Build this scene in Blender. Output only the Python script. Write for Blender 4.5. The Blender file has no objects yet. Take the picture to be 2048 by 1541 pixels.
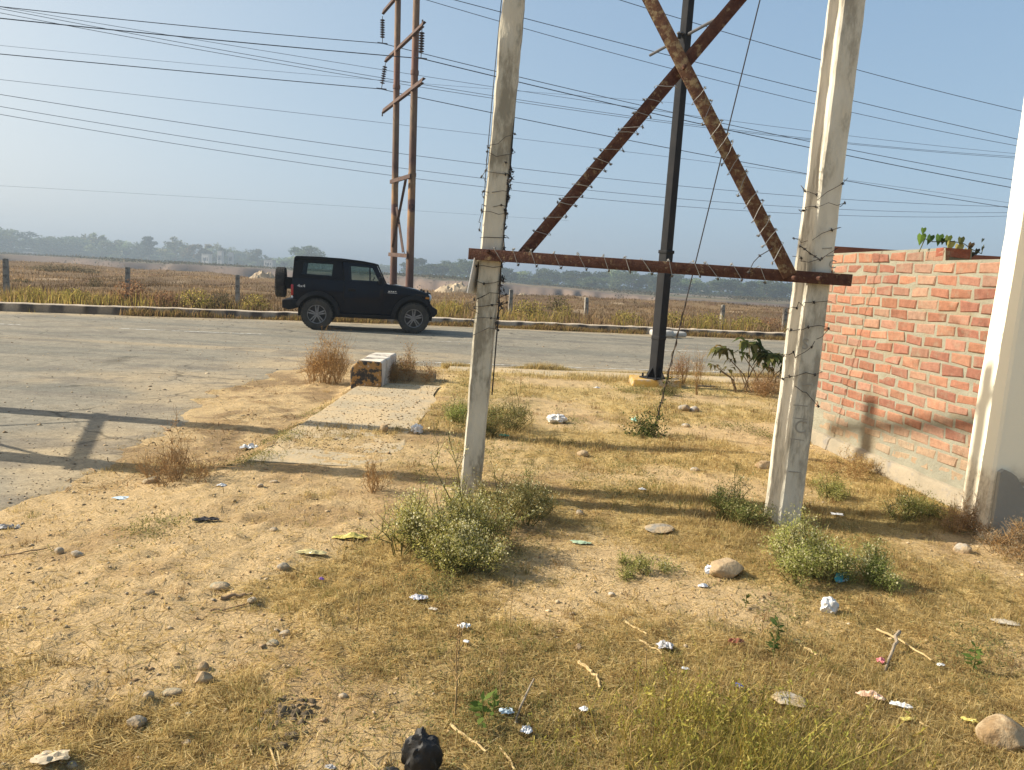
import bpy, bmesh, math, random
import numpy as np
from mathutils import Vector, Matrix
rng = np.random.default_rng(7)
random.seed(7)
sc = bpy.context.scene
COL = sc.collection
PI = math.pi
# ---------------------------------------------------------------- camera model (pixels of a 2048 x 1541 frame -> points of the place)
FOC, CX, CY, EYE = 1540.0, 1024.0, 770.5, 1.6
_p, _r = math.radians(7.95), math.radians(3.13)
_f = np.array([0, math.cos(_p), -math.sin(_p)]); _u = np.array([0, math.sin(_p), math.cos(_p)]); _x = np.array([1.0, 0, 0])
RT = math.cos(_r)*_x + math.sin(_r)*_u
UP = -math.sin(_r)*_x + math.cos(_r)*_u
FW = _f
CAM = np.array([0, 0, EYE])
def ray(px, py): return (px-CX)/FOC*RT - (py-CY)/FOC*UP + FW
def at_z(px, py, z=0.0):
    d = ray(px, py); return CAM + d*((z-EYE)/d[2])
def at_y(px, py, y):
    d = ray(px, py); return CAM + d*(y/d[1])
def depth(P): return float((np.asarray(P)-CAM) @ FW)
def msize(npx, P): return npx/FOC*depth(P)

# ---------------------------------------------------------------- value noise
_T = rng.random((256, 256))
def vnoise(x, y, s=0):
    x = np.asarray(x, float)+s*17.13; y = np.asarray(y, float)+s*31.7
    xi = np.floor(x).astype(int); yi = np.floor(y).astype(int)
    fx = x-xi; fy = y-yi; fx = fx*fx*(3-2*fx); fy = fy*fy*(3-2*fy)
    a = _T[xi & 255, yi & 255]; b = _T[(xi+1) & 255, yi & 255]; c = _T[xi & 255, (yi+1) & 255]; d = _T[(xi+1) & 255, (yi+1) & 255]
    return (a*(1-fx)+b*fx)*(1-fy)+(c*(1-fx)+d*fx)*fy
def fbm(x, y, o=4, s=0):
    t = 0; a = .5
    for k in range(o):
        t = t+a*vnoise(np.asarray(x)*2**k, np.asarray(y)*2**k, s+k*3); a *= .5
    return t
def S(t):
    t = np.clip(t, 0, 1); return t*t*(3-2*t)

# ---------------------------------------------------------------- terrain functions
_kb = np.array([at_z(*p) for p in [(-900, 592), (0, 623), (280, 632), (590, 641), (980, 655), (1180, 664), (1580, 681), (2500, 716)]])
def y_kerb(x): return np.interp(x, _kb[:, 0], _kb[:, 1], left=None, right=None) + np.where(np.asarray(x) > _kb[-1, 0], .2*(np.asarray(x)-_kb[-1, 0]), 0) - np.where(np.asarray(x) < _kb[0, 0], .2*(_kb[0, 0]-np.asarray(x)), 0)
_ne = np.array([at_z(*p) for p in [(640, 727), (770, 731), (1000, 739), (1200, 747), (1560, 760), (2200, 784)]])
def y_near(x): return np.interp(x, _ne[:, 0], _ne[:, 1]) + np.where(np.asarray(x) > _ne[-1, 0], .2*(np.asarray(x)-_ne[-1, 0]), 0)
_sb = np.array([at_z(*p) for p in [(640, 700), (600, 735), (520, 762), (420, 800), (330, 850), (240, 910), (130, 980), (0, 1035), (-300, 1150), (-900, 1500)]])
_o = np.argsort(_sb[:, 1])
def x_side(y): return np.interp(y, _sb[_o, 1], _sb[_o, 0])
def road_in(x, y):
    x = np.asarray(x, float); y = np.asarray(y, float)
    main = np.minimum(np.minimum(y-y_near(x), y_kerb(x)-y), np.where(x < -3.6, 9, 9))
    side = np.minimum(x_side(y)-x+(fbm(x*1.1, y*1.5, 4, 61)-.47)*1.1, y_kerb(x)-y)
    return np.maximum(main, side)
def y_edge(x): return 84+14*(vnoise(np.asarray(x)*.03, 3.3)-.5)*2+6*(vnoise(np.asarray(x)*.13, 7.1)-.5)-16*np.exp(-((np.asarray(x)+4)/14)**2)+8*S((-np.asarray(x)-25)/40)
def y_cliff(x): return 205+40*S((-np.asarray(x))/70)-22*S((np.asarray(x)-10)/50)+26*(vnoise(np.asarray(x)*.025, 9.2)-.5)+7*(vnoise(np.asarray(x)*.14, 2.2)-.5)+3.5*(vnoise(np.asarray(x)*.4, 5.2)-.5)
def gz(x, y, fine=True):
    x = np.asarray(x, float); y = np.asarray(y, float)
    w = .25+1.3*S((6.6-y)/2.0)
    z = .10*S((x+2.05+w*.75)/w)*(1-S((y-11.9)/1.5))
    ri = road_in(x, y)
    beyond = S((y-y_kerb(x)-.1)/.6)
    z = z+.12*beyond
    if fine:
        near = (1-S((y-13)/4))*(1-beyond)
        L = (fbm(x*1.1, y*1.1, 3, 1)-.45)*.055 + (fbm(x*7, y*7, 3, 2)-.45)*.022 + (np.maximum(vnoise(x*16, y*16, 5)-.6, 0))*.035
        path = np.exp(-((x+1.4)/1.0)**2)*S((6.5-y)/1.5)
        L = L+path*(np.maximum(vnoise(x*11, y*11, 9)-.5, 0)*.05)
        hump = .07*np.exp(-(((x-2.1)/.5)**2+((y-6.6)/.3)**2))
        z = z+near*(L*S(.35-ri*1.2)+hump)
        slab = S((x+2.12)/.1)*S((-.85-x)/.25)*S((y-7.0-.6*vnoise(x*4, y*2, 6))/.3)*S((10.6-y)/.2)
        z = z*(1-slab)+slab*(.045+L*.3)
        z = z+beyond*(fbm(x*.35, y*.35, 3, 4)-.45)*.5*S((y-26)/6)+beyond*(fbm(x*.05, y*.05, 2, 8)-.45)*1.0*S((y-35)/25)
    z = z-.05*S((ri+.05)/.45)
    e = y-y_edge(x)
    z = z-6.5*S(e/14)
    c = y-y_cliff(x)
    z = z+6.4*S(c/9)+S(c/4-1.5)*(vnoise(x*.05, y*.05, 3)-.5)*.5
    z = z-S(c/9)*(1.15*S((x+20)/55)+1.6*np.clip((c-6)/260, 0, 1.3))
    z = z+.15*np.exp(-(((x+52)/12)**2+((y-84)/7)**2))
    return z
def gp(px, py):
    P = at_z(px, py, 0)
    for _ in range(8): P = at_z(px, py, float(gz(P[0], P[1])))
    return P

# ---------------------------------------------------------------- objects
def link(o, parent=None):
    COL.objects.link(o)
    if parent is not None: o.parent = parent
    return o
def tag(o, label=None, cat=None, group=None, kind=None):
    if label: o['label'] = label
    if cat: o['category'] = cat
    if group: o['group'] = group
    if kind: o['kind'] = kind
    return o
def thing(name, label, cat, loc=(0, 0, 0), rz=0, group=None):
    o = bpy.data.objects.new(name, None); link(o)
    o.location = [float(v) for v in loc]; o.rotation_euler = (0, 0, rz); o.empty_display_size = .2
    return tag(o, label, cat, group)
def copy_tree(o, parent=None):
    c = o.copy(); COL.objects.link(c)
    if parent is not None: c.parent = parent
    for ch in list(o.children): copy_tree(ch, c)
    return c
class MB:
    def __init__(s): s.v = []; s.f = []; s.m = []
    def add(s, vs, fs, mi=0):
        b = len(s.v); s.v += [tuple(float(c) for c in v) for v in vs]
        for f in fs: s.f.append([b+i for i in f]); s.m.append(mi)
        return s
    def box(s, c, d, rot=None, top=(1, 1), mi=0):
        hx, hy, hz = d[0]/2, d[1]/2, d[2]/2; vs = []
        for z, k in ((-hz, (1, 1)), (hz, top)):
            for x, y in ((-hx, -hy), (hx, -hy), (hx, hy), (-hx, hy)):
                v = Vector((x*k[0], y*k[1], z))
                if rot is not None: v = rot @ v
                vs.append(v+Vector([float(q) for q in c]))
        return s.add(vs, [(3, 2, 1, 0), (4, 5, 6, 7), (0, 1, 5, 4), (1, 2, 6, 5), (2, 3, 7, 6), (3, 0, 4, 7)], mi)
    def tube(s, pts, r, n=8, cap=True, mi=0, sq=0.0):
        pts = [Vector([float(q) for q in p]) for p in pts]
        if not hasattr(r, '__len__'): r = [r]*len(pts)
        vs = []; fs = []; prev = None
        for i, p in enumerate(pts):
            t = (pts[min(i+1, len(pts)-1)]-pts[max(i-1, 0)]).normalized()
            if prev is None:
                a = Vector((0, 0, 1)) if abs(t.z) < .9 else Vector((1, 0, 0))
                u = t.cross(a).normalized()
            else:
                u = (prev-t*prev.dot(t)).normalized()
            prev = u; w = t.cross(u)
            for k in range(n):
                a = 2*PI*k/n+sq; vs.append(p+(u*math.cos(a)+w*math.sin(a))*r[i])
        for i in range(len(pts)-1):
            for k in range(n):
                fs.append((i*n+k, i*n+(k+1) % n, (i+1)*n+(k+1) % n, (i+1)*n+k))
        if cap:
            fs.append(tuple(range(n-1, -1, -1))); fs.append(tuple((len(pts)-1)*n+k for k in range(n)))
        return s.add(vs, fs, mi)
    def prism(s, poly, a, b, M=None, mi=0):
        # poly: (x, z) outline extruded along y from a to b
        n = len(poly); vs = [Vector((p[0], a, p[1])) for p in poly]+[Vector((p[0], b, p[1])) for p in poly]
        if M is not None: vs = [M @ v for v in vs]
        fs = [tuple(range(n)), tuple(range(2*n-1, n-1, -1))]
        for i in range(n): fs.append((i, i+n, (i+1) % n+n, (i+1) % n))
        return s.add(vs, fs, mi)
    def lathe(s, prof, n=24, M=None, mi=0, closed=False):
        vs = []; fs = []; m = len(prof)
        for k in range(n):
            a = 2*PI*k/n
            for r, z in prof:
                v = Vector((r*math.cos(a), r*math.sin(a), z)); vs.append(M @ v if M is not None else v)
        for k in range(n):
            for i in range(m if closed else m-1):
                j = (i+1) % m
                fs.append((k*m+i, ((k+1) % n)*m+i, ((k+1) % n)*m+j, k*m+j))
        return s.add(vs, fs, mi)
    def frame(s, outer, inner, th, mi=0):
        # ring between two loops of 3d points, thickened along th
        n = len(outer); th = Vector(th); O = [Vector(p) for p in outer]; I = [Vector(p) for p in inner]
        vs = O+I+[p+th for p in O]+[p+th for p in I]; fs = []
        for i in range(n):
            j = (i+1) % n
            fs += [(i, j, n+j, n+i), (2*n+i, 3*n+i, 3*n+j, 2*n+j), (i, 2*n+i, 2*n+j, j), (n+i, n+j, 3*n+j, 3*n+i)]
        return s.add(vs, fs, mi)
    def build(s, name, mat, parent=None, bevel=0, seg=2, smooth=40, noise=0, nscale=8):
        me = bpy.data.meshes.new(name); me.from_pydata(s.v, [], s.f)
        bm = bmesh.new(); bm.from_mesh(me)
        for f, mi in zip(bm.faces, s.m): f.material_index = mi
        bmesh.ops.recalc_face_normals(bm, faces=bm.faces)
        if bevel:
            ed = [e for e in bm.edges if len(e.link_faces) == 2 and e.calc_face_angle(0) > .5]
            bmesh.ops.bevel(bm, geom=ed, offset=bevel, segments=seg, profile=.6, affect='EDGES', clamp_overlap=True)
        if noise:
            for v in bm.verts:
                v.co += Vector(((vnoise(v.co.y*nscale, v.co.z*nscale, 1)-.5), (vnoise(v.co.x*nscale, v.co.z*nscale, 2)-.5), (vnoise(v.co.x*nscale, v.co.y*nscale, 3)-.5)))*noise
        bm.to_mesh(me); bm.free()
        for m in (mat if isinstance(mat, (list, tuple)) else [mat]): me.materials.append(m)
        if smooth:
            me.polygons.foreach_set('use_smooth', [True]*len(me.polygons))
            me.set_sharp_from_angle(angle=math.radians(smooth))
        o = bpy.data.objects.new(name, me); return link(o, parent)
def np_mesh(name, V, F, mat, parent=None, cols=None, smooth=False):
    # V (n,3), F (m,k) faces of one size, cols (n,3) linear colours per vertex
    V = np.ascontiguousarray(V, np.float32); F = np.ascontiguousarray(F, np.int32); k = F.shape[1]
    me = bpy.data.meshes.new(name)
    me.vertices.add(len(V)); me.vertices.foreach_set('co', V.ravel())
    me.loops.add(F.size); me.loops.foreach_set('vertex_index', F.ravel())
    me.polygons.add(len(F)); me.polygons.foreach_set('loop_start', np.arange(0, F.size, k, dtype=np.int32))
    try: me.polygons.foreach_set('loop_total', np.full(len(F), k, np.int32))
    except Exception: pass
    me.update(calc_edges=True)
    if cols is not None:
        a = me.color_attributes.new('Col', 'FLOAT_COLOR', 'POINT')
        c = np.ones((len(V), 4), np.float32); c[:, :3] = cols; a.data.foreach_set('color', c.ravel())
    me.polygons.foreach_set('use_smooth', [bool(smooth)]*len(F))
    me.materials.append(mat)
    o = bpy.data.objects.new(name, me); return link(o, parent)

# ---------------------------------------------------------------- vegetation primitives (numpy)
def unit(v): return v/np.maximum(np.linalg.norm(v, axis=-1, keepdims=True), 1e-9)
def blades(P, h, w, yaw, lean, bend=.5):
    # bent two-piece blades: 5 vertices, 3 triangles
    n = len(P); d = np.stack([np.cos(yaw), np.sin(yaw), np.zeros(n)], 1); s = np.stack([-np.sin(yaw), np.cos(yaw), np.zeros(n)], 1)
    up = np.array([0, 0, 1.0])
    m = P+(d*np.sin(lean*bend)[:, None]+up*np.cos(lean*bend)[:, None])*(h*.55)[:, None]
    t = m+(d*np.sin(lean*1.5)[:, None]+up*np.cos(lean*1.5)[:, None])*(h*.5)[:, None]
    hw = (w/2)[:, None]
    V = np.stack([P-s*hw, P+s*hw, m-s*hw*.8, m+s*hw*.8, t], 1).reshape(-1, 3)
    b = np.arange(n)[:, None]*5
    F = np.concatenate([b+[0, 1, 3], b+[0, 3, 2], b+[2, 3, 4]], 0)
    return V, F
def straws(P, L, w, yaw, pitch):
    n = len(P); d = np.stack([np.cos(yaw)*np.cos(pitch), np.sin(yaw)*np.cos(pitch), np.sin(pitch)], 1); s = np.stack([-np.sin(yaw), np.cos(yaw), np.zeros(n)], 1)
    a = P-d*(L/2)[:, None]; b = P+d*(L/2)[:, None]; hw = (w/2)[:, None]
    V = np.stack([a-s*hw, a+s*hw, b+s*hw*.4, b-s*hw*.4], 1).reshape(-1, 3); i = np.arange(n)[:, None]*4
    return V, np.concatenate([i+[0, 1, 2], i+[0, 2, 3]], 0)
def leaves(P, size, asp=.5, up=0.3, r=rng, droop=None):
    n = len(P); d = unit(r.normal(size=(n, 3))+np.array([0, 0, up]) if droop is None else droop)
    q = unit(np.cross(d, r.normal(size=(n, 3)))); L = np.asarray(size)[:, None]
    V = np.stack([P, P+d*L*.5+q*L*asp*.5, P+d*L, P+d*L*.5-q*L*asp*.5], 1).reshape(-1, 3); i = np.arange(n)[:, None]*4
    return V, np.concatenate([i+[0, 1, 2], i+[0, 2, 3]], 0)
def segs(A, B, ra, rb, k=3):
    A = np.asarray(A, float); B = np.asarray(B, float); n = len(A); d = unit(B-A)
    ref = np.where(np.abs(d[:, 2:3]) < .9, np.array([[0, 0, 1.0]]), np.array([[1.0, 0, 0]]))
    u = unit(np.cross(d, ref)); w = np.cross(d, u); V = []
    for (Q, rr) in ((A, ra), (B, rb)):
        rr = np.broadcast_to(np.asarray(rr, float), (n,))
        for j in range(k):
            a = 2*PI*j/k; V.append(Q+(u*math.cos(a)+w*math.sin(a))*rr[:, None])
    V = np.stack(V, 1).reshape(-1, 3); i = np.arange(n)[:, None]*2*k; F = []
    for j in range(k):
        F += [i+[j, (j+1) % k, k+(j+1) % k], i+[j, k+(j+1) % k, k+j]]
    return V, np.concatenate(F, 0)
def poly_segs(pts, r0, r1, k=3):
    pts = np.asarray(pts, float); n = len(pts)-1; rr = np.linspace(r0, r1, n+1)
    return segs(pts[:-1], pts[1:], rr[:-1], rr[1:], k)
class Soup:
    def __init__(s): s.V = []; s.F = []; s.C = []; s.n = 0
    def add(s, VF, col):
        V, F = VF; col = np.asarray(col, float)
        if col.ndim == 1: col = np.tile(col, (len(V), 1))
        elif len(col) != len(V): col = np.repeat(col, len(V)//len(col), 0)
        s.V.append(V); s.F.append(F+s.n); s.C.append(col); s.n += len(V)
    def build(s, name, mat, parent=None, smooth=False):
        return np_mesh(name, np.concatenate(s.V), np.concatenate(s.F), mat, parent, np.concatenate(s.C), smooth)
def pick(cols, n, r=rng, var=.18):
    cols = np.asarray(cols, float); c = cols[r.integers(0, len(cols), n)]
    return np.clip(c*(1+r.normal(size=(n, 1))*var), .004, .9)

# ---------------------------------------------------------------- materials
def _nodes(name):
    m = bpy.data.materials.new(name); m.use_nodes = True; nt = m.node_tree
    return m, nt, nt.nodes, nt.links, nt.nodes['Principled BSDF']
def ramp(N, stops):
    r = N.new('ShaderNodeValToRGB'); e = r.color_ramp.elements
    while len(e) < len(stops): e.new(.5)
    for q, (p, c) in zip(e, stops): q.position = p; q.color = (*c, 1) if len(c) == 3 else c
    return r
def mixc(N, L, a, b, f, mode='MIX'):
    m = N.new('ShaderNodeMix'); m.data_type = 'RGBA'; m.blend_type = mode
    for sock, val in ((m.inputs[6], a), (m.inputs[7], b)):
        if hasattr(val, 'is_linked'): L.new(val, sock)
        else: sock.default_value = (*val, 1)
    if hasattr(f, 'is_linked'): L.new(f, m.inputs[0])
    else: m.inputs[0].default_value = f
    return m.outputs[2]
def noise(N, L, co, scale, detail=5, rough=.6):
    n = N.new('ShaderNodeTexNoise'); n.inputs['Scale'].default_value = scale; n.inputs['Detail'].default_value = detail; n.inputs['Roughness'].default_value = rough
    if co is not None: L.new(co, n.inputs['Vector'])
    return n.outputs['Fac']
def coords(N, L, stretch=None, kind='Object'):
    t = N.new('ShaderNodeTexCoord'); o = t.outputs[kind]
    if stretch:
        mp = N.new('ShaderNodeMapping'); mp.inputs['Scale'].default_value = stretch; L.new(o, mp.inputs['Vector']); o = mp.outputs[0]
    return o
def bump(N, L, h, strength, dist, b):
    bp = N.new('ShaderNodeBump'); bp.inputs['Strength'].default_value = strength; bp.inputs['Distance'].default_value = dist
    L.new(h, bp.inputs['Height']); L.new(bp.outputs[0], b.inputs['Normal'])
def pmat(name, c1, c2=None, scale=6, rough=.8, bmp=0, bscale=60, metal=0, c3=None, t3=.6, s3=3, stretch=None, spec=.3, lo=.35, hi=.65, bdist=.01):
    m, nt, N, L, b = _nodes(name); co = coords(N, L, stretch)
    c2 = c2 or tuple(v*.75 for v in c1)
    r = ramp(N, [(lo, c1), (hi, c2)]); L.new(noise(N, L, co, scale), r.inputs[0]); out = r.outputs[0]
    if c3:
        r2 = ramp(N, [(t3-.05, (0, 0, 0)), (t3+.06, (1, 1, 1))]); L.new(noise(N, L, co, s3, 7, .65), r2.inputs[0])
        out = mixc(N, L, out, c3, r2.outputs[0])
    L.new(out, b.inputs['Base Color'])
    b.inputs['Roughness'].default_value = rough; b.inputs['Metallic'].default_value = metal; b.inputs['Specular IOR Level'].default_value = spec
    if bmp: bump(N, L, noise(N, L, co, bscale, 6), bmp, bdist, b)
    return m
def veg_mat(name, trans=.55):
    m, nt, N, L, b = _nodes(name); N.remove(b); out = N['Material Output']
    a = N.new('ShaderNodeAttribute'); a.attribute_name = 'Col'
    d = N.new('ShaderNodeBsdfDiffuse'); t = N.new('ShaderNodeBsdfTranslucent'); mx = N.new('ShaderNodeMixShader'); mx.inputs[0].default_value = trans
    L.new(a.outputs[0], d.inputs[0]); L.new(a.outputs[0], t.inputs[0]); L.new(d.outputs[0], mx.inputs[1]); L.new(t.outputs[0], mx.inputs[2]); L.new(mx.outputs[0], out.inputs[0])
    return m
def attr_mat(name, rough=.9, nscale=30, namp=.35, bmp=.3, bscale=60, bdist=.01, spec=.2):
    m, nt, N, L, b = _nodes(name); co = coords(N, L)
    a = N.new('ShaderNodeAttribute'); a.attribute_name = 'Col'
    r = ramp(N, [(.25, (1-namp,)*3), (.75, (1+namp,)*3)]); L.new(noise(N, L, co, nscale, 8, .7), r.inputs[0])
    L.new(mixc(N, L, a.outputs[0], r.outputs[0], 1, 'MULTIPLY'), b.inputs['Base Color'])
    b.inputs['Roughness'].default_value = rough; b.inputs['Specular IOR Level'].default_value = spec
    if bmp: bump(N, L, noise(N, L, co, bscale, 8, .7), bmp, bdist, b)
    return m
def glass_mat(name, tint, gloss=.12):
    m, nt, N, L, b = _nodes(name); N.remove(b); out = N['Material Output']
    t = N.new('ShaderNodeBsdfTransparent'); t.inputs[0].default_value = (*tint, 1)
    g = N.new('ShaderNodeBsdfGlossy'); g.inputs['Roughness'].default_value = .03
    fr = N.new('ShaderNodeFresnel'); fr.inputs[0].default_value = 1.45
    mx = N.new('ShaderNodeMixShader'); L.new(fr.outputs[0], mx.inputs[0]); L.new(t.outputs[0], mx.inputs[1]); L.new(g.outputs[0], mx.inputs[2]); L.new(mx.outputs[0], out.inputs[0])
    return m
VEG = veg_mat('leaf_and_grass'); TWIG = veg_mat('twig', .05)
# ================================================================ ground, road, pavement, kerb
def lerp(a, b, t): return a*(1-t)+b*t
def dry_mask(x, y):      # how much the dead lawn covers the soil on the near plot
    n = fbm(x*.9, y*.9, 4, 11)
    path = np.exp(-((x+1.55-.25*(y-5))/.75)**2)*S((8-y)/2)*S((y-2.6)/1.0)
    left = .40*S((-x-1.0)/1.2)
    track = S((-x-1.9)/.4)*S((y-5.6)/1.0)
    return np.clip(S((n-.30)/.28)*1.05-path*.95-left*.75-.55*track, .04, 1)
def gcol(x, y):
    n = fbm(x*2.3, y*2.3, 4, 21); n2 = fbm(x*.5, y*.5, 3, 22); n3 = fbm(x*12, y*12, 3, 23)
    soil = np.array([.44, .315, .165]); straw = np.array([.43, .315, .135]); brown = np.array([.235, .145, .066]); green = np.array([.15, .14, .045])
    k = lambda v: v[..., None]
    c = lerp(soil, straw, k(dry_mask(x, y)))
    c = lerp(c, brown, k(.55*S((n-.5)/.22)))
    c = lerp(c, green, k(.35*S((n2-.5)/.15)*S((x+.8)/1.2)))
    c = c*k(.80+.40*n3)*1.1
    c = lerp(c, np.array([.235, .16, .085]), k(.85*S((fbm(x*3.1, y*3.1, 4, 24)-.47)/.15)*S((-x-1.7)/.3)*S((y-5.2)/1.2)*S((12-y)/1)))
    # verge and field
    b = k(S((y-y_kerb(x))/.8)); fn = fbm(x*.22, y*.22, 4, 31); fn2 = fbm(x*1.3, y*.9, 3, 32)
    f = lerp(np.array([.135, .09, .048]), np.array([.185, .125, .065]), k(S((fn-.35)/.3)))
    f = lerp(f, np.array([.11, .06, .035]), k(S((fn2-.5)/.2)))
    f = lerp(f, np.array([.36, .27, .17]), k(S((fbm(x*.5, y*.14, 3, 33)-.62)/.08)*.7))
    c = lerp(c, f, b)
    e = k(S((y-y_edge(x)+1.5)/3)); pn = fbm(x*.11, y*.11, 4, 34)
    pit = lerp(np.array([.065, .064, .062]), np.array([.115, .10, .085]), k(S((pn-.4)/.2)))
    c = lerp(c, pit, e)
    q = y-y_cliff(x); cl = np.exp(-((q-4)/5)**2)
    c = lerp(c, lerp(np.array([.235, .165, .12]), np.array([.14, .10, .078]), k(vnoise(x*.9, y*.05, 35))), k(cl))
    c = lerp(c, lerp(np.array([.15, .115, .075]), np.array([.085, .078, .045]), k(S((fbm(x*.04, y*.02, 3, 36)-.45)/.15))), k(S((q-9)/4)))
    return c
def axis(lo, hi, step, a, b, g):
    A = list(np.arange(lo, hi, step)); s = step
    while A[-1] < b: s *= g; A.append(A[-1]+s)
    s = step
    while A[0] > a: s *= g; A.insert(0, A[0]-s)
    return np.array(A)
def grid(xs, ys):
    X, Y = np.meshgrid(xs, ys); nx = len(xs); ny = len(ys)
    i = (np.arange(ny-1)[:, None]*nx+np.arange(nx-1)[None, :]).ravel()[:, None]
    return X.ravel(), Y.ravel(), i+np.array([0, 1, nx+1, nx])
GX = axis(-5.6, 4.6, .03, -900, 900, 1.035)
ya = list(np.arange(1.0, 9.5, .03)); s_ = .03
while ya[-1] < 940:
    s_ = min(s_*1.03, 1.4 if ya[-1] < 260 else 60); ya.append(ya[-1]+s_)
GY = np.concatenate([[-12, -7, -3, -1, 0, .5], ya])
x, y, F = grid(GX, GY)
z = gz(x, y)
ground_mat = attr_mat('dry_soil', .95, 60, .46, .9, 60, .02, .1)
g = np_mesh('ground', np.stack([x, y, z], 1), F, ground_mat, None, gcol(x, y), True); tag(g, kind='structure')

# road sheet (main road and the side road that joins it)
rx = np.concatenate([-np.geomspace(90, 14, 40)[:-1], np.arange(-14, 14, .09), np.geomspace(14, 90, 40)]); ry = np.concatenate([np.arange(-1, 30, .09), np.geomspace(30, 48, 30)])
x, y, F = grid(rx, ry)
ri = road_in(x, y)
keep = (ri[F] > -.55).all(1) & (x[F] > -91).all(1)
F = F[keep]; used = np.unique(F); remap = np.zeros(len(x), int); remap[used] = np.arange(len(used)); F = remap[F]
x, y, ri = x[used], y[used], ri[used]
z = .006+.02*S(ri/.5)*0-.055*S((.12-ri)/.5)
d1 = S((1.7-ri)/1.9)*(.30+.9*S((fbm(x*.9, y*1.3, 5, 41)-.30)/.3))
streak = S((fbm(x*.16, y*1.1, 4, 42)-.5)/.13)*.65*np.exp(-((y-y_near(x)-1.2+.12*x)/2.2)**2)*S((-x+1)/3)
kd = S((1.3-(y_kerb(x)-y))/1.2)*(.45+.55*vnoise(x*1.2, y*3, 43))
sid = .70*S((y_near(np.full_like(x, -2))-y)/3)*S((fbm(x*.7, y*.7, 4, 44)-.38)/.25)
dust = np.clip(np.maximum.reduce([d1*1.15, streak, kd, sid]), 0, 1)
asp = np.array([.222, .198, .150]); asp2 = np.array([.172, .160, .127]); sand = np.array([.375, .29, .175])
tn = S((fbm(x*.12, y*1.6, 3, 45)-.4)/.25)
c = lerp(asp, asp2, tn[:, None]); c = c*(.80+.42*fbm(x*5, y*5, 4, 46))[:, None]; c = lerp(c, sand, dust[:, None]*(.75+.5*(fbm(x*4, y*4, 4, 47)-.3))[:, None].clip(0, 1)); c = lerp(c, np.array([.13, .115, .095]), (.5*S((fbm(x*1.6, y*2.6, 4, 48)-.56)/.08))[:, None])
road_mat = attr_mat('dusty_asphalt', .9, 55, .34, .6, 120, .008, .12)
_N = road_mat.node_tree.nodes; _L = road_mat.node_tree.links; _b = _N['Principled BSDF']; _c = _b.inputs['Base Color'].links[0].from_socket; _co = coords(_N, _L)
_dn = _N.new('ShaderNodeTexNoise'); _dn.inputs['Scale'].default_value = 2.5; _L.new(_co, _dn.inputs['Vector']); _va = _N.new('ShaderNodeVectorMath'); _va.operation = 'MULTIPLY_ADD'; _va.inputs[1].default_value = (.5, .5, 0); _L.new(_dn.outputs['Color'], _va.inputs[0]); _L.new(_co, _va.inputs[2])
_vo = _N.new('ShaderNodeTexVoronoi'); _vo.feature = 'DISTANCE_TO_EDGE'; _vo.inputs['Scale'].default_value = .55; _L.new(_va.outputs[0], _vo.inputs['Vector']); _rv = ramp(_N, [(.004, (.5, .5, .5)), (.014, (1, 1, 1))]); _L.new(_vo.outputs['Distance'], _rv.inputs[0])
_rm = ramp(_N, [(.48, (0, 0, 0)), (.6, (1, 1, 1))]); _L.new(noise(_N, _L, _co, .35, 3), _rm.inputs[0]); _ck = mixc(_N, _L, (1, 1, 1), _rv.outputs[0], _rm.outputs[0]); _rg = ramp(_N, [(.3, (.72, .72, .72)), (.7, (1.25, 1.25, 1.25))]); _L.new(noise(_N, _L, _co, 9, 6, .75), _rg.inputs[0])
_L.new(mixc(_N, _L, mixc(_N, _L, _c, _ck, 1, 'MULTIPLY'), _rg.outputs[0], 1, 'MULTIPLY'), _b.inputs['Base Color'])
o = np_mesh('road', np.stack([x, y, z], 1), F, road_mat, None, c, True); tag(o, kind='structure')

# painted lines, worn
paint = pmat('worn_road_paint', (.56, .54, .48), (.44, .42, .36), 6, .7, c3=(.24, .215, .17), t3=.50, s3=6)
def strip(name, pts, w, z=.011):
    V = []; pts = np.array(pts); xs = np.linspace(pts[0, 0], pts[-1, 0], max(2, int(abs(pts[-1, 0]-pts[0, 0])/.3))); yy = np.interp(xs, pts[:, 0], pts[:, 1])
    for i, (a, b) in enumerate(zip(xs, yy)):
        k = w*(.8+.35*random.random()); V += [(a, b-k/2, z), (a, b+k/2, z)]
    m = MB(); m.add(V, [(2*i, 2*i+2, 2*i+3, 2*i+1) for i in range(len(xs)-1)]); o = m.build(name, paint, None, smooth=0); tag(o, kind='structure'); return o
strip('edge_line', [at_z(*p)+np.array([0, .0, 0]) for p in [(765, 723), (1000, 731), (1200, 738), (1560, 749), (2100, 767)]], .10)
for a, b in (((236, 658), (330, 662)), ((345, 663), (535, 670)), ((878, 684), (960, 687)), ((1320, 701.5), (1425, 705)), ((-160, 642), (40, 651))):
    strip('centre_line', [at_z(*a), at_z(*b)], .11)

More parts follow.
